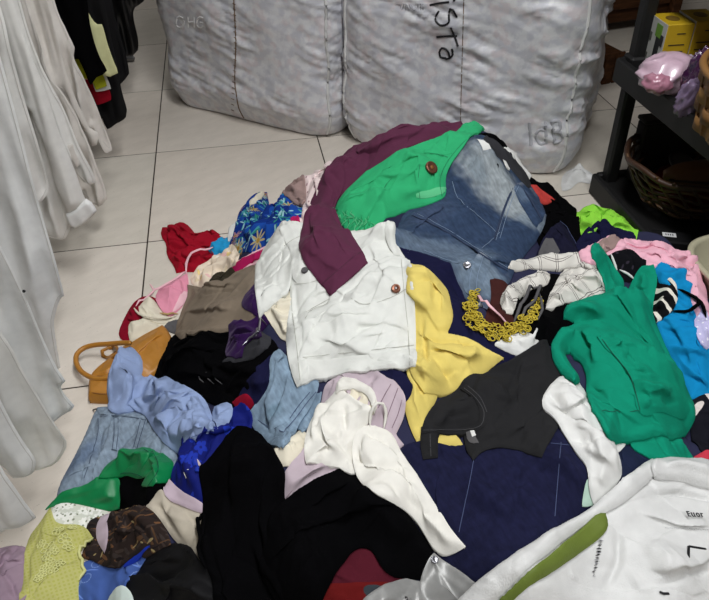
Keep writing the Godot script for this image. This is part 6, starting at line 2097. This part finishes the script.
func front_middle():
	start("maroon_skirt", "maroon skirt in the gap between the legs of the black trousers", "skirt")
	pan("", M.maroon, [306, 600, 322, 574, 340, 552, 360, 540, 380, 548, 396, 570, 410, 582, 396, 590, 350, 592], {"th": 0.010, "wr": 0.004})
	start("red_print_scarf", "dark red scarf with tan print below the maroon skirt", "scarf")
	pan("", M.red_print, [302, 616, 312, 592, 324, 584, 350, 583, 378, 582, 396, 584, 388, 600, 376, 616], {"th": 0.006, "wr": 0.003, "uvs": 0.3})
	start("black_trousers", "large black trousers with drawstring sprawled across the front of the heap", "trousers")
	pan("seat", M.black, [198, 468, 206, 461, 215, 452, 223, 440, 232, 429, 241, 424, 252, 426, 262, 432, 269, 443, 276, 455, 283, 463, 286, 480, 284, 498, 300, 520, 330, 540, 336, 570, 322, 600, 318, 616, 216, 616, 213, 582, 205, 566, 200, 550, 198, 530, 203, 510, 202, 490], {"th": 0.018, "puff": 0.03, "pw": 0.08, "roll": 0.024, "wr": 0.006, "ws": 0.09, "wd": 80, "folds": [[0.016, 0.02, 240, 432, 240, 470, 236, 520]]})
	pan("leg", M.black, [270, 512, 282, 501, 296, 490, 314, 479, 334, 470, 350, 466, 366, 474, 380, 486, 396, 500, 412, 518, 426, 540, 436, 556, 432, 571, 420, 578, 400, 577, 385, 572, 377, 560, 372, 548, 360, 546, 350, 552, 340, 566, 328, 584, 318, 604, 280, 604, 262, 570], {"th": 0.018, "puff": 0.024, "pw": 0.07, "roll": 0.022, "wr": 0.006, "ws": 0.09, "wd": 140, "folds": [[0.012, 0.02, 300, 520, 330, 495, 356, 482], [-0.012, 0.016, 340, 540, 352, 520, 368, 505]]})
	cord("drawstring", M.black, [204, 512, 200, 520, 199, 530, 201, 540, 199, 550, 202, 560, 206, 568], 0.0035, {"lift": 0.006})
	cord("drawstring", M.black, [204, 512, 205, 524, 203, 534, 201, 540], 0.003, {"lift": 0.006})
	start("silver_satin_blouse", "silver grey satin blouse gleaming at the foot of the navy denim skirt", "blouse")
	pan("body", M.silver, [414, 616, 418, 594, 421, 576, 428, 560, 434, 552, 444, 560, 460, 570, 474, 582, 490, 594, 500, 616], {"th": 0.012, "puff": 0.012, "wr": 0.005, "wd": 45})
	pan("sleeve", M.silver, [352, 616, 362, 600, 370, 592, 382, 586, 396, 580, 412, 577, 420, 580, 422, 594, 420, 616], {"th": 0.014, "puff": 0.018, "wr": 0.010, "ws": 0.045, "wd": 150, "folds": [[0.012, 0.010, 370, 602, 390, 590, 412, 586], [-0.012, 0.008, 380, 606, 398, 596, 414, 594], [0.010, 0.010, 392, 612, 404, 602, 414, 604]]})
	button(434, 560, 0.006, M.steel)
	start("white_leggings", "white jersey leggings with drawstring, one leg reaching over the black trousers", "leggings")
	pan("inside", M.cream, [336, 396, 340, 384, 350, 380, 366, 386, 376, 396, 378, 410, 366, 420, 350, 418], {"th": 0.006, "wr": 0.005, "ws": 0.03})
	pan("seat", M.white_jersey, [306, 463, 304, 446, 307, 427, 314, 413, 325, 401, 335, 392, 337, 384, 344, 390, 352, 398, 362, 402, 372, 408, 374, 418, 364, 426, 360, 440, 358, 456, 362, 472, 350, 474, 334, 464, 318, 465], {"th": 0.013, "puff": 0.018, "roll": 0.02, "wr": 0.006, "ws": 0.05, "wd": 115, "folds": [[0.012, 0.010, 330, 402, 318, 424, 314, 450], [-0.010, 0.006, 324, 420, 322, 440, 330, 456], [0.010, 0.008, 332, 424, 330, 442, 340, 458], [-0.008, 0.006, 338, 432, 340, 448, 350, 462], [-0.008, 0.006, 342, 396, 354, 406, 360, 416]]})
	pan("leg", M.white_jersey, [352, 440, 356, 428, 364, 424, 374, 425, 386, 427, 393, 432, 398, 445, 407, 460, 418, 475, 428, 492, 440, 511, 453, 531, 466, 546, 466, 546, 458, 551, 442, 555, 442, 555, 432, 546, 424, 532, 414, 517, 402, 508, 388, 501, 372, 492, 360, 480, 353, 466], {"th": 0.013, "puff": 0.016, "roll": 0.02, "wr": 0.006, "ws": 0.05, "wd": 55, "folds": [[0.010, 0.012, 362, 434, 372, 460, 392, 488], [-0.012, 0.006, 362, 432, 376, 440, 388, 452], [-0.010, 0.007, 392, 470, 402, 490, 412, 502], [0.010, 0.010, 390, 448, 412, 482, 436, 520], [-0.006, 0.006, 420, 500, 434, 522]]})
	pan("waistband", M.white_jersey, [336, 393, 337, 382, 342, 377, 354, 379, 366, 383, 374, 387, 376, 398, 378, 410, 374, 414, 371, 406, 368, 394, 358, 389, 348, 387, 342, 390], {"th": 0.012, "wr": 0.003, "puff": 0.006, "rb": 3})
	cord("drawstring", M.white_jersey, [370, 426, 371, 417, 377, 410, 383, 411, 386, 418, 384, 428], 0.003, {"lift": 0.018, "flat": 0.7})
	start("mint_slip", "pale mint slip corner under the white cotton shirt", "slip")
	pan("", fab(Color(0.66, 0.76, 0.70)), [582, 506, 584, 492, 588, 476, 600, 486, 604, 502], {"th": 0.008, "wr": 0.002})
	start("blue_scarf", "slate blue scarf in the gap between white cotton shirt and emerald dress", "scarf")
	pan("", fab(Color(0.11, 0.14, 0.24)), [608, 452, 630, 440, 652, 450, 668, 460, 650, 476, 620, 490, 612, 478], {"th": 0.010, "wr": 0.004})
	start("white_cotton_shirt", "white cotton shirt twisted beside the charcoal tank, tail under the sack", "shirt")
	pan("tail", M.white_cotton, [604, 438, 614, 434, 628, 436, 626, 446, 616, 454, 606, 450], {"th": 0.008, "wr": 0.003})
	pan("body", M.white_cotton, [541, 406, 543, 395, 553, 382, 562, 373, 574, 376, 584, 388, 592, 402, 600, 416, 608, 430, 616, 444, 621, 462, 623, 475, 614, 488, 604, 500, 594, 504, 588, 486, 588, 466, 576, 451, 568, 440, 558, 421, 550, 412], {"th": 0.016, "puff": 0.020, "roll": 0.018, "wr": 0.007, "ws": 0.06, "wd": 60, "folds": [[0.009, 0.010, 550, 404, 568, 408, 584, 400], [-0.009, 0.006, 554, 412, 572, 412, 588, 404], [0.008, 0.012, 568, 420, 590, 440, 610, 466], [-0.007, 0.007, 590, 410, 602, 430, 614, 448], [-0.006, 0.007, 578, 448, 594, 446, 608, 448]]})

func right_side():
	start("pink_pullover", "pale pink pullover with mauve lining trailing along the shelf side of the heap", "top")
	pan("body", M.pink_top, [576, 254, 590, 245, 602, 241, 612, 237, 622, 237, 632, 238, 648, 240, 662, 243, 675, 250, 688, 260, 697, 272, 703, 285, 708, 302, 716, 330, 720, 360, 706, 350, 694, 320, 684, 300, 664, 286, 640, 276, 612, 268, 590, 264], {"th": 0.014, "puff": 0.016, "roll": 0.018, "wr": 0.010, "ws": 0.05, "wd": 30, "folds": [[0.012, 0.012, 630, 246, 660, 252, 684, 270], [-0.010, 0.008, 640, 256, 656, 258, 668, 264], [0.010, 0.012, 690, 276, 700, 295, 706, 320]]})
	pan("lining", M.mauve_print, [594, 246, 603, 240, 613, 237, 621, 239, 620, 246, 610, 251, 600, 252], {"th": 0.006, "wr": 0.005, "uvs": 0.2})
	start("black_lace_bra", "black lace bra with white edging between emerald dress and pink pullover", "bra")
	pan("cup", M.black_lace, [608, 256, 616, 251, 624, 250, 634, 255, 642, 259, 648, 266, 640, 276, 630, 284, 618, 278], {"th": 0.010, "wr": 0.006, "puff": 0.012})
	cord("edging", M.white_cotton, [611, 254, 614, 262, 617, 270], 0.003)
	cord("edging", M.white_cotton, [620, 270, 628, 274, 634, 279], 0.003)
	start("turquoise_top", "turquoise blue top beside the emerald dress, gathered at its middle", "top")
	pan("body", M.cyan, [648, 282, 654, 270, 660, 262, 672, 268, 687, 271, 685, 279, 693, 284, 689, 290, 694, 308, 704, 330, 712, 350, 716, 392, 704, 398, 692, 398, 686, 384, 676, 366, 664, 344, 656, 320, 652, 300], {"th": 0.014, "puff": 0.018, "wr": 0.009, "ws": 0.05, "wd": 70, "folds": [[0.010, 0.010, 672, 325, 686, 350, 698, 380], [-0.010, 0.008, 664, 334, 690, 330, 706, 340], [0.010, 0.010, 690, 336, 702, 356, 708, 380], [-0.008, 0.008, 676, 350, 690, 370]]})
	start("polka_camisole", "lavender camisole with white dots on the turquoise top", "camisole")
	pan("", M.dots, [694, 314, 702, 310, 712, 322, 718, 338, 708, 350, 700, 344, 695, 332], {"th": 0.008, "wr": 0.004, "uvs": 0.12})
	start("striped_top", "black and white striped top bunched at the emerald dress's edge", "top")
	pan("", M.stripe, [646, 314, 650, 302, 654, 290, 656, 276, 664, 273, 673, 279, 679, 289, 678, 300, 673, 311, 664, 318, 653, 320], {"th": 0.014, "puff": 0.016, "wr": 0.008, "uvs": 0.10, "uvr": 15})
	cord("strap", M.black, [672, 311, 684, 313, 694, 311, 698, 304, 690, 297, 678, 289], 0.0045, {"flat": 0.6, "lift": 0.008})
	cord("strap", M.black, [690, 296, 700, 304, 706, 317], 0.0045, {"flat": 0.6, "lift": 0.006})
	start("bold_print_dress", "black dress with broad cream print below the turquoise top", "dress")
	pan("body", M.bold, [684, 404, 694, 398, 706, 394, 722, 392, 724, 440, 714, 456, 702, 454, 694, 440, 690, 424], {"th": 0.010, "wr": 0.005, "uvs": 0.2})
	start("rose_cloth", "rose red cloth edge at the rim of the white sack", "cloth")
	pan("", fab(Color(0.75, 0.22, 0.28)), [694, 456, 700, 451, 712, 452, 722, 456, 720, 464, 698, 464], {"th": 0.012, "wr": 0.003})
	# emerald dress
	start("emerald_dress", "emerald green dress with ruffled yoke and open sleeve, front of the shelf", "dress")
	pan("skirt_under", M.emerald, [628, 440, 644, 434, 662, 432, 678, 436, 688, 448, 694, 458, 668, 462, 644, 456], {"th": 0.010, "wr": 0.006, "wd": 60})
	pan("strap", M.emerald, [588, 247, 594, 243, 601, 247, 608, 256, 614, 265, 622, 274, 626, 282, 626, 296, 618, 312, 606, 310, 606, 288, 600, 268, 592, 257], {"th": 0.016, "puff": 0.014, "roll": 0.016, "wr": 0.004, "wd": 60, "folds": [[0.008, 0.010, 596, 250, 608, 270, 614, 295]]})
	pan("back", M.emerald, [624, 294, 632, 282, 638, 268, 646, 261, 654, 264, 658, 275, 656, 290, 653, 304, 652, 318, 640, 316, 630, 306], {"th": 0.014, "puff": 0.014, "wr": 0.005, "wd": 110, "folds": [[-0.012, 0.008, 640, 272, 646, 280, 650, 286], [0.008, 0.010, 634, 290, 644, 296, 652, 300]]})
	pan("body", M.emerald, [562, 310, 574, 301, 590, 296, 606, 292, 624, 289, 640, 290, 649, 300, 654, 316, 661, 335, 669, 352, 676, 367, 686, 386, 694, 403, 697, 415, 692, 426, 680, 437, 672, 438, 660, 433, 646, 437, 630, 439, 613, 437, 605, 428, 600, 418, 592, 405, 587, 392, 588, 378, 584, 364, 577, 354, 569, 348, 563, 351, 568, 361, 576, 371, 583, 381, 574, 380, 562, 369, 552, 355, 551, 342, 556, 332, 568, 325, 577, 321, 564, 315], {
		"th": 0.026, "puff": 0.022, "roll": 0.018, "wr": 0.004, "ws": 0.07, "wd": 60, "rb": 9,
		"folds": [[0.014, 0.012, 564, 312, 584, 312, 604, 326], [-0.014, 0.008, 572, 320, 588, 322, 604, 332], [0.012, 0.008, 554, 342, 562, 332, 576, 332], [0.012, 0.010, 580, 334, 592, 352, 596, 374], [0.008, 0.014, 614, 300, 640, 330, 664, 370], [-0.008, 0.010, 606, 312, 632, 342, 654, 372], [-0.006, 0.012, 642, 310, 662, 350, 680, 390]]})
	var gathers := []
	var seam_px := smooth_px([598, 337, 611, 350, 623, 366, 633, 388, 639, 411], false, 7.5)
	for k in seam_px.size():
		var p := seam_px[k]
		var len := 20.0 + 10.0 * sin(k * 1.9)
		var dy := -2.0 + 5.0 * sin(k * 2.7)
		gathers.append([0.016 if k % 2 == 0 else -0.013, 0.010, p.x - 7, p.y + 2, p.x + len * 0.5, p.y + dy, p.x + len + 14, p.y + dy * 2.0 + 5])
	pan("ruffle", M.emerald, [597, 336, 606, 338, 616, 336, 626, 340, 630, 352, 626, 358, 640, 362, 654, 372, 668, 380, 682, 394, 690, 410, 684, 420, 664, 412, 642, 416, 634, 404, 636, 390, 628, 372, 616, 358, 606, 348], {"th": 0.008, "puff": 0.006, "roll": 0.010, "wr": 0.004, "ws": 0.04, "wd": 20, "rb": 7, "folds": gathers})
	lines("gather_seam", M.emerald_dark, [[600, 336, 610, 350, 620, 362, 630, 376, 636, 394, 640, 410], [602, 411, 620, 412, 640, 411]], 0.0012)

func front_sack():
	start("open_white_sack", "open white woven sack with green stripe and black print in front of the heap", "sack")
	pan("wall", M.sack_white, [448, 614, 470, 588, 492, 570, 540, 537, 588, 509, 624, 478, 652, 459, 664, 458, 709, 461, 760, 464, 775, 540, 770, 640, 600, 650, 448, 640], {"th": 0.03, "puff": 0.02, "roll": 0.02, "wr": 0.003, "ws": 0.12, "wd": 20, "rb": 8, "folds": [[0.016, 0.012, 650, 482, 680, 482, 715, 490], [-0.014, 0.014, 640, 500, 672, 500, 720, 508], [0.010, 0.016, 630, 520, 670, 528, 720, 534], [-0.010, 0.016, 612, 535, 616, 565, 600, 600], [0.010, 0.014, 640, 572, 675, 572, 715, 556], [-0.008, 0.01, 650, 592, 680, 584, 715, 572]]})
	pan("rim_fold", M.sack_white, [446, 616, 470, 588, 492, 570, 540, 537, 588, 509, 622, 480, 652, 458, 660, 462, 652, 478, 634, 494, 618, 506, 608, 510, 590, 520, 556, 546, 520, 576, 490, 606, 480, 616], {"th": 0.018, "puff": 0.016, "roll": 0.022, "wr": 0.003, "wd": 150, "rb": 4, "folds": [[-0.006, 0.008, 598, 500, 612, 490, 626, 484]]})
	pan("rim_fold", M.sack_white, [650, 460, 664, 457, 709, 460, 760, 463, 764, 486, 712, 487, 680, 479, 660, 478, 652, 472], {"th": 0.022, "puff": 0.010, "roll": 0.016, "wr": 0.002, "rb": 6})
	pan("green_stripe", M.sack_green, [488, 612, 520, 580, 556, 549, 588, 522, 599, 511, 606, 512, 610, 520, 607, 531, 590, 545, 556, 569, 524, 590, 500, 612], {"th": 0.014, "puff": 0.006, "roll": 0.012, "wr": 0.002, "rb": 4})
	cord("black_letter", M.marker, [688.5, 564, 688.5, 547, 690, 546.5, 706, 549], 0.0021, {"flat": 0.25, "off": 0.5, "taper": false})
	cord("black_letter", M.marker, [660, 592, 664, 593.5, 669, 593.5], 0.0021, {"flat": 0.25, "off": 0.5, "taper": false})
	text_on("print", "Euor", M.marker, 687, 520, 709, 521, 0.010)
	var g := RandomNumberGenerator.new()
	g.seed = 9
	for k in 22:
		var x := 665.0 + k * 2.2
		cord("small_print", M.marker if k > 10 else M.print_grey, [x, 527.0 + k * 0.12 + g.randf(), x + 1.4, 527.2 + k * 0.12 + g.randf()], 0.0008, {"sides": 4, "step": 2.0, "off": 2.5})
	for k in 34:
		var y := 540.0 + k * 1.1
		var x := 601.0 - k * 0.22
		cord("small_print", M.print_grey if k % 3 == 0 else M.marker, [x + g.randf_range(-3, 0), y, x + g.randf_range(0, 2.5), y + g.randf_range(-0.6, 0.6)], 0.0009, {"sides": 4, "step": 2.0, "off": 1.5})

func under_jacket():
	start("cream_sock", "rumpled cream sock beneath the pale jeans leg", "sock")
	pan("", M.cream, [270, 452, 280, 444, 292, 436, 302, 428, 310, 432, 306, 446, 298, 460, 288, 468, 276, 464], {"th": 0.012, "wr": 0.007, "ws": 0.03})
	start("lilac_blouse", "pale lilac blouse with pin tucks under the white leggings", "blouse")
	pan("body", M.lilac, [276, 504, 280, 480, 292, 462, 306, 448, 316, 424, 322, 398, 328, 380, 344, 374, 365, 370, 386, 377, 400, 385, 406, 395, 404, 418, 396, 434, 404, 444, 380, 462, 360, 474, 338, 480, 312, 488, 296, 498], {"th": 0.010, "puff": 0.012, "wr": 0.006, "wd": 120, "folds": [[0.010, 0.010, 286, 496, 305, 475, 330, 466], [-0.006, 0.006, 290, 480, 310, 466], [0.008, 0.010, 344, 378, 336, 392]]})
	lines("pin_tuck", M.lilac_line, [[391, 384, 384, 396, 378, 408], [398, 388, 392, 404, 386, 420], [402, 400, 398, 414, 392, 428], [286, 498, 300, 482, 316, 472], [292, 500, 312, 484, 330, 476]], 0.0012)
	start("pale_jeans_leg", "pale blue jeans leg with turned cuff beside the white denim jacket", "jeans")
	pan("under_leg", M.denim_pale, [294, 428, 304, 412, 314, 394, 322, 392, 318, 410, 308, 426, 302, 432], {"th": 0.010, "wr": 0.003})
	pan("leg", M.denim_pale, [268, 358, 279, 349, 288, 356, 296, 366, 306, 372, 320, 378, 318, 392, 312, 404, 304, 416, 297, 426, 291, 440, 283, 449, 272, 446, 264, 436, 252, 422, 250, 413, 258, 401, 267, 390, 271, 376], {"th": 0.016, "puff": 0.018, "roll": 0.018, "wr": 0.006, "wd": 120, "folds": [[0.010, 0.012, 280, 360, 278, 390, 268, 415], [-0.010, 0.009, 284, 380, 286, 400, 276, 425]], "dye": [[276, 424, 286, 420, 274, 414, Color(0.66, 0.74, 0.74), 0.8]]})
	pan("cuff", M.denim_pale, [250, 414, 256, 418, 268, 428, 280, 438, 290, 436, 288, 446, 280, 450, 268, 444, 258, 432, 250, 424], {"th": 0.005, "wr": 0.002, "puff": 0.003, "rb": 3})
	lines("stitching", M.stitch_blue, [[316, 392, 306, 404, 296, 418, 284, 432], [310, 392, 300, 404, 290, 418], [258, 420, 270, 428, 284, 432]], 0.0012)

func skirt_under_tank():
	start("navy_denim_skirt", "dark navy denim skirt with pale seams spread in front of the charcoal tank", "skirt")
	pan("body", M.denim_navy, [402, 446, 418, 440, 450, 446, 480, 440, 520, 430, 556, 422, 580, 436, 590, 456, 590, 480, 594, 520, 570, 560, 530, 590, 488, 596, 472, 582, 446, 566, 428, 540, 410, 500], {"th": 0.014, "puff": 0.012, "wr": 0.0025, "ws": 0.11, "wd": 95, "rb": 12, "folds": [[0.006, 0.014, 444, 470, 440, 505, 446, 540], [-0.004, 0.01, 520, 460, 516, 500, 512, 540]]})
	lines("seam", M.stitch_blue, [[474, 458, 470, 480, 464, 508, 459, 532], [555, 516, 557, 490, 559, 466, 561, 442], [551, 443, 560, 444, 570, 445]], 0.0012)
